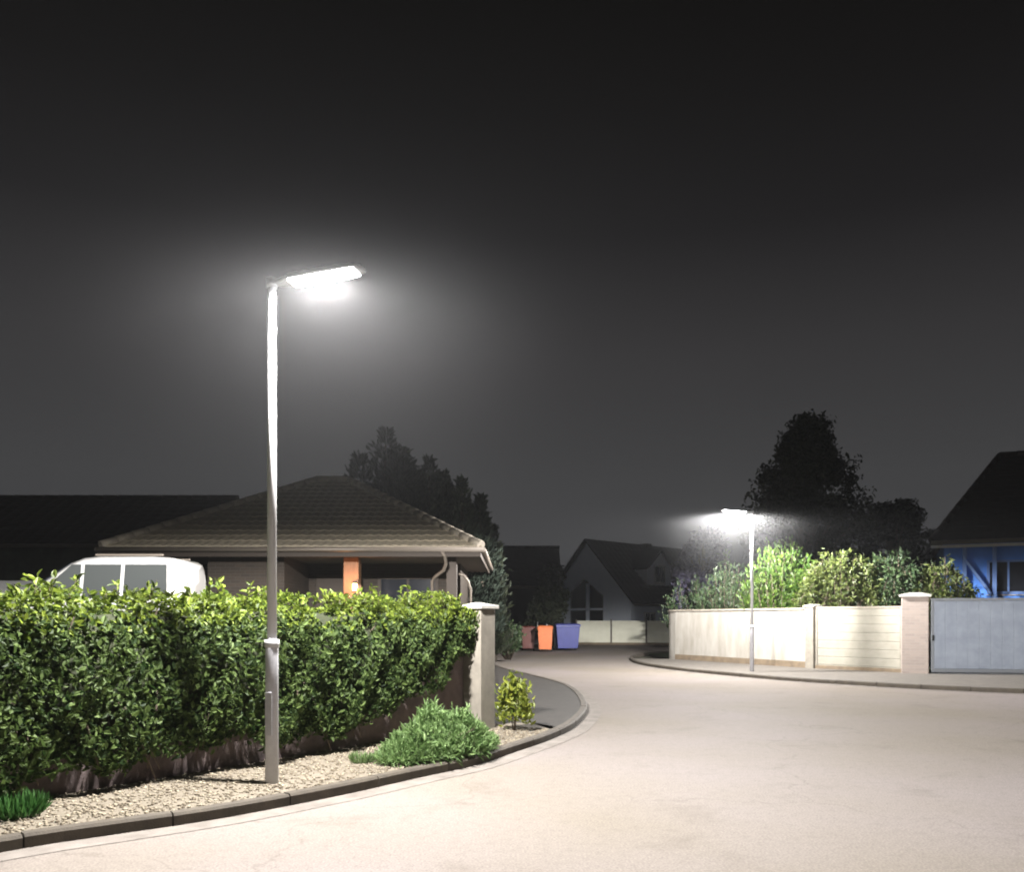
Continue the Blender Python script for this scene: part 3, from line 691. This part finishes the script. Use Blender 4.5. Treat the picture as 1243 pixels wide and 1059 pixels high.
    d2 = MB(); d2.tube([q(557, 697, -.02), q(563, 699, .0), q(568, 706, .1), q(571, 716, .16), (q(571, 716, .16)[0], -hd + .16, .02)], .03, 10)
    d2.build('rain_pipe', M['gutter'], t)
bungalow()

def box_house(name, label, x0, x1, y0, y1, zg, ze, zr, wm, rm, rz=0.0, over=0.4, tw=0.5, hip=0.0):
    """rectangular house; ridge along x; hip = how far the ridge ends are drawn in"""
    hx, hy = (x1 - x0) / 2, (y1 - y0) / 2     # turned by rz about its near left corner
    ca, sa = math.cos(rz), math.sin(rz); cx, cy = x0 + hx * ca - hy * sa, y0 + hx * sa + hy * ca; t = thing(name, (cx, cy, zg), label, 'house', rz)
    e, r = ze - zg, zr - zg
    wb = MB(); wb.box(-hx, hx, -hy, hy, -.3, e - .02)
    if not hip:
        k = (r - e) * (hy / (hy + over)); 
        for s in (-1, 1):
            X = s * hx; wb.slab([(X, -hy, e - .021), (X, hy, e - .021), (X, 0, e + k - .06)], (-s * .2, 0, 0))
    wb.build('wall', wm, t, fixn=True)
    rf = MB(); ox, oy = hx + over, hy + over; rx = ox - hip
    vs = [Vector((-ox, -oy, e)), Vector((ox, -oy, e)), Vector((ox, oy, e)), Vector((-ox, oy, e)), Vector((-rx, 0, r)), Vector((rx, 0, r))]
    lo = [p - Vector((0, 0, .14)) for p in vs]
    rf.add(vs + lo, [(0, 1, 5, 4), (2, 3, 4, 5), (1, 2, 5), (3, 0, 4), (7, 6, 10, 11), (9, 8, 11, 10), (8, 7, 11), (6, 9, 10), (0, 6, 7, 1), (1, 7, 8, 2), (2, 8, 9, 3), (3, 9, 6, 0)])
    sl = math.hypot(oy, r - e)
    tiles(rf, (0, -oy, e + .01), (1, 0, 0), (0, oy, r - e), sl, -ox, ox, -rx, rx, tw=tw, th=.4, sub=3)
    if hip:
        s2 = math.hypot(hip, r - e)
        tiles(rf, (-ox, 0, e + .01), (0, -1, 0), (hip, 0, r - e), s2, -oy, oy, 0, 0, tw=tw, th=.4, sub=3)
    roof = rf.build('roof', rm, t)
    rc = MB(); ridge_caps(rc, (-rx, 0, r + .03), (rx, 0, r + .03), .13, .6)
    if hip:
        for s in (-1, 1): ridge_caps(rc, (s * ox, -oy, e + .04), (s * rx, 0, r + .03), .12, .6)
    rc.build('ridge_tiles', rm, roof)
    g = MB(); g.tube([(-ox, -oy - .07, e - .06), (ox, -oy - .07, e - .06)], .08, 10); g.build('gutter', M['gutter'], t)
    return t, hx, hy, e, r
# long low house at the left
t, hx, hy, e, r = box_house('long_house', 'long house with a plain dark gable roof behind the white van', -36, gx(255, 32), 30.4, 37.6, .9, gz(661, 30), gz(606, 34), M['greywall'], M['browntile'])
for k in range(5):
    window(t, (hx - 2.0 - k * 3.2, -hy - .003, 1.55), 1.3, 1.1, (0, -1, 0))
ch = MB(); ch.box(-4.4, -3.7, -.4, .3, r - .6, r + .35); ch.box(-4.47, -3.63, -.47, .37, r + .352, r + .42); ch.build('chimney', M['brick'], t)
# boarded pale fence below it
def board_fence(name, label, a, b, z0, h, m, pm, n, boards=8, cat='fence', vert=False, gap=.012, proud=.03):
    a, b = Vector((*a, z0)), Vector((*b, z0)); d = b - a; L = d.length
    t = thing(name, tuple(a), label, cat, math.atan2(d.y, d.x))
    w_ = L / n
    for i in range(n):
        pb = MB()
        if vert:
            k = int(w_ / .14); bw = (w_ - .12) / k
            for j in range(k): pb.box(i * w_ + .06 + j * bw, i * w_ + .06 + (j + 1) * bw - gap, -.015, .015, .12, h - .03)
        else:
            bh = (h - .16) / boards
            for j in range(boards): pb.box(i * w_ + .055, (i + 1) * w_ - .055, -.02, .02, .12 + j * bh, .12 + (j + 1) * bh - gap)
        pb.box(i * w_ + .055, (i + 1) * w_ - .055, -.008, .008, .125, h - .06)
        pb.build('panel', m, t)
    for i in range(n + 1):
        MB().box(i * w_ - .05, i * w_ + .05, -.05, .05, -.05, h + proud).build('post', pm, t, .006)
    return t
board_fence('board_fence', 'pale grey board fence in front of the long dark-roofed house', (-17.0, 21.5), (gx(70, 21.5), 21.5), .9, gz(703, 21.5) - .9, M['fencegrey'], M['fencegrey'], 3)

# ---------------------------------------------------------------- white van behind the hedge
def van():
    Y = 16.6; xf, xr = -10.25, -6.45; H = gz(679, Y) - .9
    t = thing('parked_van', (xf, Y, .9), 'white small van parked behind the clipped hedge', 'van'); L = xr - xf
    hw = .88
    def ring(x, zb, zt, wb, wt, belt=None):
        belt = belt if belt is not None else (zb + zt) * .5
        yy = [(-wb, zb), (-wb - .02, (zb + belt) / 2), (-wb, belt), (-wt - .03, zt - .10), (-wt + .10, zt), (wt - .10, zt), (wt + .03, zt - .10), (wb, belt), (wb + .02, (zb + belt) / 2), (wb, zb)]
        return [(x, y, z) for y, z in yy]
    xs = [(0.0, .35, .72, .70, .62), (.06, .28, .86, .80, .72), (.35, .25, .98, .86, .78), (.66, .25, 1.07, hw, .80), (1.0, .25, 1.30, hw, .77), (1.4, .25, 1.57, hw, .75), (1.72, .25, H * .935, hw, .74),
          (1.98, .25, H * .985, hw, .74), (2.3, .25, H, hw, .74), (L - .5, .25, H, hw, .74), (L - .12, .25, H - .03, hw, .74), (L - .02, .30, H - .10, hw - .03, .72), (L, .40, H - .22, hw - .06, .70)]
    b = MB(); b.loft([ring(x, zb, zt, wb, wt, min(1.06, (zb + zt) * .5 if zt < 1.1 else 1.06)) for x, zb, zt, wb, wt in xs]); b.build('body', M['vanpaint'], t, fixn=True)
    # windscreen
    ws = MB(); ws.slab([(.74, -.66, 1.125), (.74, .66, 1.125), (1.70, .60, H * .925), (1.70, -.60, H * .925)], (-.02, 0, .03)); ws.build('windscreen', M['glassdk'], t, fixn=True)
    # side glass both sides
    zt = H - .16
    for s in (-1, 1):
        for (xa, xb, xc, xd) in ((1.12, 1.98, 1.98, 1.80), (2.05, 2.75, 2.75, 2.05), (2.82, L - .14, L - .18, 2.82)):
            if xb - xa < .2: continue
            g = MB(); ya, yb = s * (hw + .008), s * (.775 + .008)
            g.slab([(xa, ya, 1.10), (xb, ya, 1.10), (xc, yb, zt), (xd, yb, zt)], (0, -s * .02, 0)); g.build('side_window', M['vanglass'], t, fixn=True)
        for xc in (.75, L - .75):
            wv = MB(); wv.tube([(xc, s * (hw - .18), .31), (xc, s * (hw + .01), .31)], [.31, .31], 24); wh = wv.build('wheel', M['rubber'], t)
            rm_ = MB(); rm_.tube([(xc, s * (hw + .0), .31), (xc, s * (hw + .018), .31)], [.19, .17], 16); rm_.build('rim', M['alloy'], wh)
        hl = MB(); hl.slab([(.045, s * .45, .66), (.045, s * .72, .66), (.18, s * .78, .84), (.12, s * .50, .84)], (-.03, 0, .015)); hl.build('headlight', M['headlamp'], t, fixn=True)
        mr = MB(); mr.box(1.22, 1.36, s * (hw + .03) - .09, s * (hw + .03) + .09, 1.12, 1.28); mr.build('wing_mirror', M['vanpaint'], t, .03)
        rr = MB(); rr.beam((2.2, s * .66, H + .03), (L - .3, s * .66, H + .03), .04, .035); rr.build('roof_rail', M['gutter'], t)
van()

# ---------------------------------------------------------------- trees
def conifer(px, D, ytop, wpx, zg, label, spires=1, n=4200, m=None, group='conifers behind the bungalow'):
    x = gx(px, D); H = gz(ytop, D) - zg; rw = wpx / FPX * D / 2
    t = thing('conifer_tree', (x, D, zg), label, 'tree', group=group)
    tr = MB(); tr.tube([(0, 0, -.1), (0, 0, H * .5), (0, 0, H * .93)], [.16, .10, .02], 9); tr.build('trunk', M['bark'], t)
    P = []; A = []
    per = n // spires
    for k in range(spires):
        a = random.uniform(0, 6.28); q = rw * .7 * (0 if k == 0 else random.uniform(.45, 1)); h = H - (0 if k == 0 else q * random.uniform(.35, 1.0) + .1); r = rw * (1 if spires == 1 else .62)
        ox, oy = math.cos(a) * q, math.sin(a) * q
        tiers = 26
        tt = rng.random(per) ** 1.2; tier = np.floor(tt * tiers) / tiers + rng.normal(0, .008, per)
        prof = np.clip((1 - tier) * 2.1, 0.015, 1) ** .95 * r * (0.70 + .40 * np.abs(np.sin(tier * 41 + k)))
        nb = rng.integers(0, 9, per); th = nb * .698 + tier * 37 + rng.normal(0, .16, per); q2 = np.sqrt(rng.uniform(.12, 1, per))
        bl = 0.72 + 0.55 * np.abs(np.sin(np.floor(tt * tiers) * 12.9 + nb * 7.3 + k)); prof = prof * bl
        px_ = ox * (1 - tier * .25) + np.cos(th) * prof * q2; py_ = oy * (1 - tier * .25) + np.sin(th) * prof * q2
        pz = h * (.04 + .95 * tier) + .10 * prof * (q2 * 2 - 1.0) 
        P.append(np.stack([px_, py_, pz], 1)); A.append(np.stack([np.cos(th) * .8, np.sin(th) * .8, np.full(per, .9)], 1))
    P = np.concatenate(P); A = np.concatenate(A)
    leaves('crown', P, A, 0.23, m or M['conifer'], t, 0.34, 0.6, 0.5, axis=A * 1.2, along=0.9)
conifer(468, 28.5, 516, 150, .9, 'tallest many-topped conifer rising behind the tiled roof peak', 7, 14000)
conifer(521, 27.6, 552, 96, .9, 'dark conifer just right of the many-topped tallest one behind the tiled roof', 3, 5200)
conifer(541, 29.0, 584, 70, .9, 'thin conifer spire second along the row stepping down from the tallest', 1, 3200)
conifer(561, 27.4, 578, 74, .9, 'pointed conifer spire in the middle of the row stepping down', 2, 3600)
conifer(583, 28.2, 600, 70, .9, 'short conifer standing above the right end of the tiled eave', 2, 3600)
conifer(598, 29.0, 636, 54, .2, 'shortest bushy conifer just right of the tiled eave corner', 3, 4200, M['darktree'])

def broad_tree(px, D, ytop, ybot, wpx, zg, label, m, n=6000, leaf=.22, name='leafy_tree', clumps=70, prof=None, group=None, stems=None):
    x = gx(px, D); zt, zb = gz(ytop, D) - zg, gz(ybot, D) - zg; H = zt; rw = wpx / FPX * D / 2
    t = thing(name, (x, D, zg), label, 'tree', group=group)
    tr = MB(); tr.tube([(0, 0, -.1), (.05, 0, H * .3), (0, .05, H * .6), (.03, 0, H * .9)], [.20, .16, .10, .02], 10)
    cc = []; nn = []
    for k in range(clumps):
        tz = random.random() ** .85; a = random.uniform(0, 6.28); q = prof(tz) * rw * random.uniform(.45, 1.0)
        c = Vector((math.cos(a) * q, math.sin(a) * q, zb + (zt - zb) * tz - .15)); cc.append(c)
        if k % 3 == 0: tr.tube([(0, 0, max(.3, c.z * .6)), c * .6 + Vector((0, 0, c.z * .25)), c], [.06, .04, .012], 6)
    tr.build('trunk', M['bark'], t)
    cc = np.array(cc); k = rng.integers(0, clumps, n); cs = rng.uniform(.5, 1.25, clumps)[k][:, None]
    d = np.clip(rng.normal(0, 1, (n, 3)), -1.35, 1.35) * np.array([rw * .13, rw * .13, (zt - zb) * .045 + .1]) * cs
    P = cc[k] + d
    leaves('crown', P, unit(d + np.array([0, 0, .1])), leaf, m, t, 0.5, 0.4, 0.8)
broad_tree(980, 34, 512, 668, 150, .08, 'big dark tree behind the lit bright green bush', M['darktree'], 20000, .19, clumps=150,
           prof=lambda z: max(.10, min(1.0, 1.12 - 1.02 * z ** 1.5)))
broad_tree(1088, 38, 612, 690, 100, .08, 'low dark tree between the big dark tree and the blue house', M['darktree'], 8000, .2, clumps=70,
           prof=lambda z: max(.2, 1 - .7 * z ** 1.5))
broad_tree(853, 37, 640, 735, 78, .08, 'bluish purple-leaved tree behind the pavement corner of the white wall', M['plum'], 5000, .22, clumps=60,
           prof=lambda z: max(.35, 1 - .55 * z ** 2))
broad_tree(668, 46, 690, 760, 60, .02, 'small dark tree in front of the dark-roofed far house', M['darktree'], 3500, .26, clumps=40, prof=lambda z: max(.3, 1 - .6 * z))

# ---------------------------------------------------------------- right-hand boundary
def wall_run(name, label, a, b, h, th, m, cat='wall', plinth=.28, cope=True, mplinth=None):
    d = (b - a); L = d.length; t = thing(name, tuple(a), label, cat, math.atan2(d.y, d.x))
    MB().box(0, L, 0, th, -.1, h - .06).build('wall_face', m, t, .006)
    if plinth: MB().box(0.002, L - .002, -.025, 0.0, -.1, plinth).build('plinth', mplinth or M['render2'], t, .006)
    if cope: MB().box(-.02, L, -.05, th + .05, h - .058, h).build('coping', M['coping'], t, .008)
    return t
HW = 1.95
t = wall_run('rendered_wall', 'white rendered wall with brown plinth behind the farther lamp', A_, B_ - (B_ - A_).normalized() * .16, HW, .2, M['render'])
# the wall's rounded return at its far end
d0 = (B_ - A_).normalized(); nrm = Vector((-d0.y, d0.x, 0))
arc = [A_, A_ - d0 * .5 + nrm * .12, A_ - d0 * .9 + nrm * .5, A_ - d0 * 1.05 + nrm * 1.1, A_ - d0 * 1.0 + nrm * 6]
inv = Matrix.Rotation(-math.atan2(d0.y, d0.x), 4, 'Z') @ Matrix.Translation(-A_)
ar = catmull([tuple(p) for p in arc], .15); arl = [inv @ p for p in ar]
wr = MB(); cpg = MB(); rr_, rc_ = [], []
for i, p in enumerate(arl):
    dd = (arl[min(i + 1, len(arl) - 1)] - arl[max(i - 1, 0)]).normalized(); n2 = Vector((dd.y, -dd.x, 0))
    if n2.y < 0 and i == 0: pass
    q = p + n2 * .2
    rr_.append([(p.x, p.y, -.1), (q.x, q.y, -.1), (q.x, q.y, HW - .061), (p.x, p.y, HW - .061)])
    p2 = p - n2 * .05; q2 = p + n2 * .25
    rc_.append([(p2.x, p2.y, HW - .058), (q2.x, q2.y, HW - .058), (q2.x, q2.y, HW), (p2.x, p2.y, HW)])
wr.loft(rr_, True, False).build('wall_return', M['render'], t, fixn=True); cpg.loft(rc_, True, False).build('return_coping', M['coping'], t, fixn=True)

ang = math.atan2((B_ - A_).y, (B_ - A_).x)
t = thing('fence_post', tuple(B_), 'square pale concrete post between the white wall and cream panel fence', 'post', ang)
MB().box(-.155, .155, -.06, .26, -.1, HW + .02).build('shaft', M['pillar'], t, .01)
c = MB(); c.loft([[(x * f, .1 + y * f, z) for x, y in ((-.2, -.2), (.2, -.2), (.2, .2), (-.2, .2))] for f, z in ((1, HW + .022), (1, HW + .07), (.3, HW + .11))], True, False); c.build('cap', M['cap'], t, fixn=True)
# cream panel fence
d = (C_ - B_); L = d.length; rz = math.atan2(d.y, d.x)
t = thing('panel_fence', tuple(B_ + d.normalized() * .18), 'cream horizontal panel fence between the concrete post and brick pillar', 'fence', rz); L2 = L - .18 - .36
for k in range(7):
    z0 = .22 + k * .245
    MB().box(.06, L2 - .06, 0.0, .05, z0, z0 + .232).build('panel', M['cream'], t, .012)
MB().box(0, L2, .012, .038, .15, HW - .03).build('backing', M['cream'], t)
MB().box(-.0, L2, -.03, .09, -.1, .19).build('plinth', M['render2'], t, .006)
MB().box(0, L2, -.03, .08, HW - .028, HW + .02).build('top_rail', M['coping'], t, .006)
for xx in (0.028, L2 - .028): MB().box(xx - .028, xx + .028, -.02, .07, .192, HW - .03).build('post', M['pillar'], t, .004)
# brick pillar
t = thing('brick_pillar', tuple(C_), 'pinkish brick gate pillar beside the grey metal gate', 'pillar', rz * .5)
MB().box(-.34, .34, -.12, .50, -.1, 2.22).build('shaft', M['pinkbrick'], t, .012)
c = MB(); c.loft([[(x * f, .19 + y * f, z) for x, y in ((-.4, -.38), (.4, -.38), (.4, .38), (-.4, .38))] for f, z in ((1, 2.222), (1, 2.28), (.4, 2.34))], True, False); c.build('cap', M['cap'], t, fixn=True)
# grey gate
d = (Dg - C_); rz = math.atan2(d.y, d.x); gO = C_ + d.normalized() * .42 + Vector((0, 0, 0))
t = thing('metal_gate', tuple(gO), 'grey ribbed metal sliding gate right of the brick pillar', 'gate', rz); GL = 5.4; GH = 2.18
g = MB(); nb = 18; pw_ = (GL - .16) / nb
for k in range(nb): g.box(.08 + k * pw_, .08 + (k + 1) * pw_ - .007, .0, .03, .22, GH - .08)
g.box(.08, GL - .08, .012, .026, .22, GH - .08); g.build('sheet_panel', M['gate'], t, .006)
f = MB(); f.box(0, .075, -.01, .06, .12, GH); f.box(GL - .075, GL, -.01, .06, .12, GH); f.box(.077, GL - .077, -.01, .06, GH - .075, GH); f.box(.077, GL - .077, -.01, .06, .12, .215); f.build('gate_frame', M['gatefr'], t, .006)
MB().box(.02, .06, -.075, -.012, 1.0, 1.16).build('handle', M['rubber'], t, .01)
MB().box(0, GL, .0, .05, -.05, .1).build('track', M['gatefr'], t)

# ---------------------------------------------------------------- bushes over the wall
def bush(px, D, ytop, wpx, label, m, n=3000, leaf=.13, name='garden_bush', zb=.5, up=1.2, clumps=50, trail=False, depth=.8, asp=.42):
    x = gx(px, D); H = gz(ytop, D); rw = wpx / FPX * D / 2
    t = thing(name, (x, D, .075), label, 'bush')
    ms = MB(); P = []; A = []
    ns = clumps
    for k in range(ns):
        a = random.uniform(0, 6.28); q = math.sqrt(random.random()); tx, ty = math.cos(a) * q * rw, math.sin(a) * q * rw * depth
        h = (H - .08) * (1 - .38 * q ** 2.4) * random.uniform(.78, 1.0)
        if trail:
            top = Vector((tx * .8, ty * .8, h)); end = Vector((tx * 1.05, ty * 1.05, h - random.uniform(.5, 1.3)))
            pts = [Vector((tx * .2, ty * .2, 0)), Vector((tx * .6, ty * .6, h * .8)), top, top.lerp(end, .4) + Vector((tx, ty, 0)).normalized() * .12, end]
        else:
            top = Vector((tx, ty, h)); pts = [Vector((tx * .2, ty * .2, 0)), Vector((tx * .7, ty * .7, h * .5)), top]
        ms.tube(pts, [.018] + [.012] * (len(pts) - 2) + [.004], 5)
        for i in range(n // ns):
            u_ = random.uniform(.35, 1.0) * (len(pts) - 1); i0 = min(int(u_), len(pts) - 2); p_ = pts[i0].lerp(pts[i0 + 1], u_ - i0)
            dd = (pts[i0 + 1] - pts[i0]).normalized(); jit = Vector((random.gauss(0, .07), random.gauss(0, .07), random.gauss(0, .05)))
            P.append(p_ + jit); A.append(dd + jit * 6)
    ms.build('stems', M['twig'], t)
    P = np.array(P); A = np.array(A)
    leaves('foliage', P, unit(A + rng.normal(0, .6, A.shape)), leaf, m, t, asp, up, 0.6, axis=A * .9, along=.8)
bush(946, 28.0, 648, 96, 'tall bright green bush behind the white wall next to the farther lamp', M['bright'], 5200, .15, clumps=80)
bush(1022, 26.6, 662, 112, 'yellowish drooping bush rising over the concrete post and cream fence', M['trail'], 6000, .14, 'trailing_bush', clumps=80, trail=True)
bush(1090, 26.4, 666, 110, 'dull green drooping bush over the middle of the cream panel fence', M['bluegreen'], 6000, .14, 'trailing_bush', clumps=80, trail=True)
bush(984, 27.6, 676, 70, 'mid green drooping bush between the bright green bush and the concrete post', M['bright'], 3600, .14, 'trailing_bush', clumps=60, trail=True)
bush(1056, 27.2, 672, 80, 'olive green bush filling the gap above the left part of the cream panel fence', M['trail'], 3800, .13, 'garden_bush', clumps=60)
bush(1118, 27.4, 676, 80, 'dark green bush standing behind the two drooping bushes near the brick pillar', M['bluegreen'], 3400, .13, 'garden_bush', clumps=60)
bush(1146, 25.6, 672, 84, 'olive drooping bush just behind the pinkish brick pillar', M['trail'], 3000, .13, 'trailing_bush', clumps=60, trail=True)
bush(882, 30.8, 668, 72, 'pale grey-green bush left of the farther lamp pole over the white wall', M['bluegreen'], 2600, .14, clumps=50)
bush(845, 34.0, 698, 84, 'low dark green bush behind the rounded end of the white wall', M['bluegreen'], 2400, .14, clumps=50)
bush(617, 31.0, 755, 34, 'dark green bush by the road edge left of the dark red bin', M['bluegreen'], 2000, .13, clumps=40)

# ---------------------------------------------------------------- blue house at the right
BX = gx(1146, 31.4)
t, hx, hy, e, r = box_house('blue_house', 'blue house with a steep dark roof behind the grey metal gate', BX, BX + 15, 31.4, 40.0, .07, gz(657, 31), gz(552, 34), M['bluewall'], M['darktile'], rz=R(-25), over=.45, hip=2.7)
def xl(px):                                         # along the front wall, from a bearing
    k = (px - CX) / FPX; ca, sa = math.cos(R(25)), math.sin(R(25)); return (k * 31.4 - BX) / (ca + k * sa) - hx
for px in (1224, 1300, 1420):
    window(t, (xl(px), -hy - .003, gz(700, 30.2) - .07), 1.3, 1.25, (0, -1, 0), M['bluepaint'])
rp_ = MB(); zt_ = gz(680, 30) - .07; zb_ = gz(722, 30) - .07
rp_.beam((xl(1172), -hy - .35, zt_), (xl(1202), -hy - .35, zb_), .09, .14, up=(0, 1, 0))
for px in (1170, 1206): rp_.beam((xl(px), -hy - .33, 0), (xl(px), -hy - .33, e - .16), .13, .13, up=(0, 1, 0))
rp_.build('porch_brace', M['bluepaint'], t)
g_ = MB(); g_.box(-hx - .47, hx + .45, -hy - .50, -hy - .47, e - .27, e - .16); g_.build('fascia', M['white'], t)

# ---------------------------------------------------------------- far houses
t, hx, hy, e, r = box_house('dark_house', 'unlit dark house with a dark roof behind the bins', gx(585, 52), gx(676, 52), 53.5, 60, .02, gz(712, 53), gz(666, 57), M['darkwall'], M['darktile'])
window(t, (-1.2, -hy - .003, 1.6), 1.2, 1.2, (0, -1, 0)); window(t, (1.2, -hy - .003, 1.6), 1.2, 1.2, (0, -1, 0))

def gable_house():
    ap = Vector((gx(713, 61), 61.0, 0)); rz = R(45)
    t = thing('gabled_house', tuple(ap), 'far house with a pale blue gable and a small dormer', 'house', rz)
    # local frame: x along the ridge (away, right), y to the left along the gable; gable plane at x = 0
    W_, Lh, e, r = 4.0, 13.0, 3.1, gz(657, 61)
    wb = MB(); wb.box(0, Lh, -W_, W_, -.2, e)
    wb.add([(0, -W_, e + .001), (0, W_, e + .001), (0, 0, r - .12), (.2, -W_, e + .001), (.2, W_, e + .001), (.2, 0, r - .12)], [(0, 2, 1), (3, 4, 5), (0, 3, 5, 2), (1, 2, 5, 4), (0, 1, 4, 3)])
    wb.build('wall', M['palewall'], t, fixn=True)
    rf = MB(); o = .45; k = (r - e) / W_
    for s in (-1, 1):
        a = [(-.35, s * (W_ + o), e - k * o), (Lh + .35, s * (W_ + o), e - k * o), (Lh + .35, 0, r), (-.35, 0, r)]
        rf.slab(a, (0, 0, .12))
        tiles(rf, (0, s * (W_ + o), e - k * o + .14), (-s * 1, 0, 0), (0, -s * (W_ + o), r - e + k * o), math.hypot(W_ + o, r - e + k * o), -Lh - .35 if s > 0 else -.35, .35 if s > 0 else Lh + .35, -Lh - .35 if s > 0 else -.35, .35 if s > 0 else Lh + .35, tw=.6, th=.5, sub=3)
    roof = rf.build('roof', M['darktile'], t, fixn=True)
    # dark loggia with a pale post in the gable
    lg = MB(); lg.slab([(-.012, -1.5, .9), (-.012, 1.6, .9), (-.012, 1.6, 3.6), (-.012, .3, 4.6), (-.012, -1.5, 3.3)], (-.03, 0, 0)); win = lg.build('window', M['glassdk'], t, fixn=True)
    ps = MB(); ps.box(-.11, -.045, -.25, .05, .9, 4.25); ps.box(-.11, -.045, -1.5, 1.6, 2.25, 2.4); ps.build('frame', M['palewall'], win)
    # dormer on the road-side slope (y = -)
    dx = 4.6; dw = 1.55; yf = -3.2; zb = r - k * 3.2 + .05; zt = zb + 1.5; zp = zb + 2.75
    dm = MB(); dm.slab([(dx - dw, yf, zb), (dx + dw, yf, zb), (dx + dw, yf, zt), (dx, yf, zp), (dx - dw, yf, zt)], (0, 2.0, 0)); dor = dm.build('dormer', M['dormer'], roof, fixn=True)
    dr = MB()
    for s in (-1, 1):
        kk = (zp - zt) / dw; a = [(dx, yf - .3, zp + .02), (dx, yf + 3.0, zp + .02), (dx + s * (dw + .3), yf + 3.0, zt - kk * .3 + .02), (dx + s * (dw + .3), yf - .3, zt - kk * .3 + .02)]
        dr.slab(a, (0, 0, .1))
    dr.build('dormer_roof', M['darktile'], t, fixn=True)
    window(t, (dx, yf - .003, zb + .95), 1.3, 1.35, (0, -1, 0))
    window(t, (2.2, -W_ - .003, 1.5), 1.2, 1.2, (0, -1, 0)); window(t, (8.4, -W_ - .003, 1.5), 1.2, 1.2, (0, -1, 0))
    gt = MB(); gt.tube([(-.3, -W_ - o - .07, e - k * o), (Lh + .3, -W_ - o - .07, e - k * o)], .07, 8); gt.build('gutter', M['gutter'], t)
    c = MB(); c.box(7.0, 7.7, -.3, .4, r - .5, r + .25); c.build('chimney', M['brick'], t)
gable_house()
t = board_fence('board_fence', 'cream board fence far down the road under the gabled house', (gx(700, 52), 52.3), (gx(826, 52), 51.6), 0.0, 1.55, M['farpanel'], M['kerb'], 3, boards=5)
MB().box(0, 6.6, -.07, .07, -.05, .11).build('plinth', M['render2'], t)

# ---------------------------------------------------------------- bins
def bin_(px, D, w, h, m, label, name='wheelie_bin'):
    t = thing(name, (gx(px, D), D, .0), label, 'bin', R(random.uniform(-6, 6)))
    dp = w * 1.05; b = MB()
    b.loft([[(x * f, y * f, z) for x, y in ((-w / 2, -dp / 2), (w / 2, -dp / 2), (w / 2, dp / 2), (-w / 2, dp / 2))] for f, z in ((.80, .12), (.82, .14), (.97, h * .86), (1.0, h * .87), (1.0, h * .91))], True, False)
    b.build('body', m, t, .012, fixn=True)
    l = MB(); l.loft([[(x * f, y * f, z) for x, y in ((-w / 2, -dp / 2), (w / 2, -dp / 2), (w / 2, dp / 2), (-w / 2, dp / 2))] for f, z in ((1.04, h * .912), (1.04, h * .94), (.9, h * .99), (.6, h))], True, False)
    l.build('lid', m, t, .01, fixn=True)
    for s in (-1, 1):
        wv = MB(); wv.tube([(s * w * .36, dp * .36, .12), (s * w * .46, dp * .36, .12)], .12, 14); wv.build('wheel', M['rubber'], t)
    hb = MB(); hb.tube([(-w * .4, dp / 2 + .06, h * .9), (w * .4, dp / 2 + .06, h * .9)], .018, 8); hb.build('handle', m, t)
bin_(641, 41.5, .70, 1.25, M['redbin'], 'dark red wheelie bin left of the orange bin')
bin_(662, 40.5, .74, 1.28, M['orangebin'], 'bright orange wheelie bin between the dark red and blue bins')
bin_(688, 42.0, 1.22, 1.38, M['bluebin'], 'wide blue waste container right of the orange bin', 'waste_container')

# far end of the road closed by dark woods
def woods():
    n = 9000; P = np.stack([rng.uniform(-80, 80, n), rng.uniform(76, 88, n), rng.uniform(0, 1, n)], 1)
    P[:, 2] = 0.2 + P[:, 2] * (3.6 + .8 * np.sin(P[:, 0] * .5) + .5 * np.sin(P[:, 0] * 1.7))
    o = leaves('woods', P, rng.normal(0, 1, (n, 3)), 1.1, M['darktree'], None, .6, .5, 1.0); tag(o, kind='stuff')
woods()
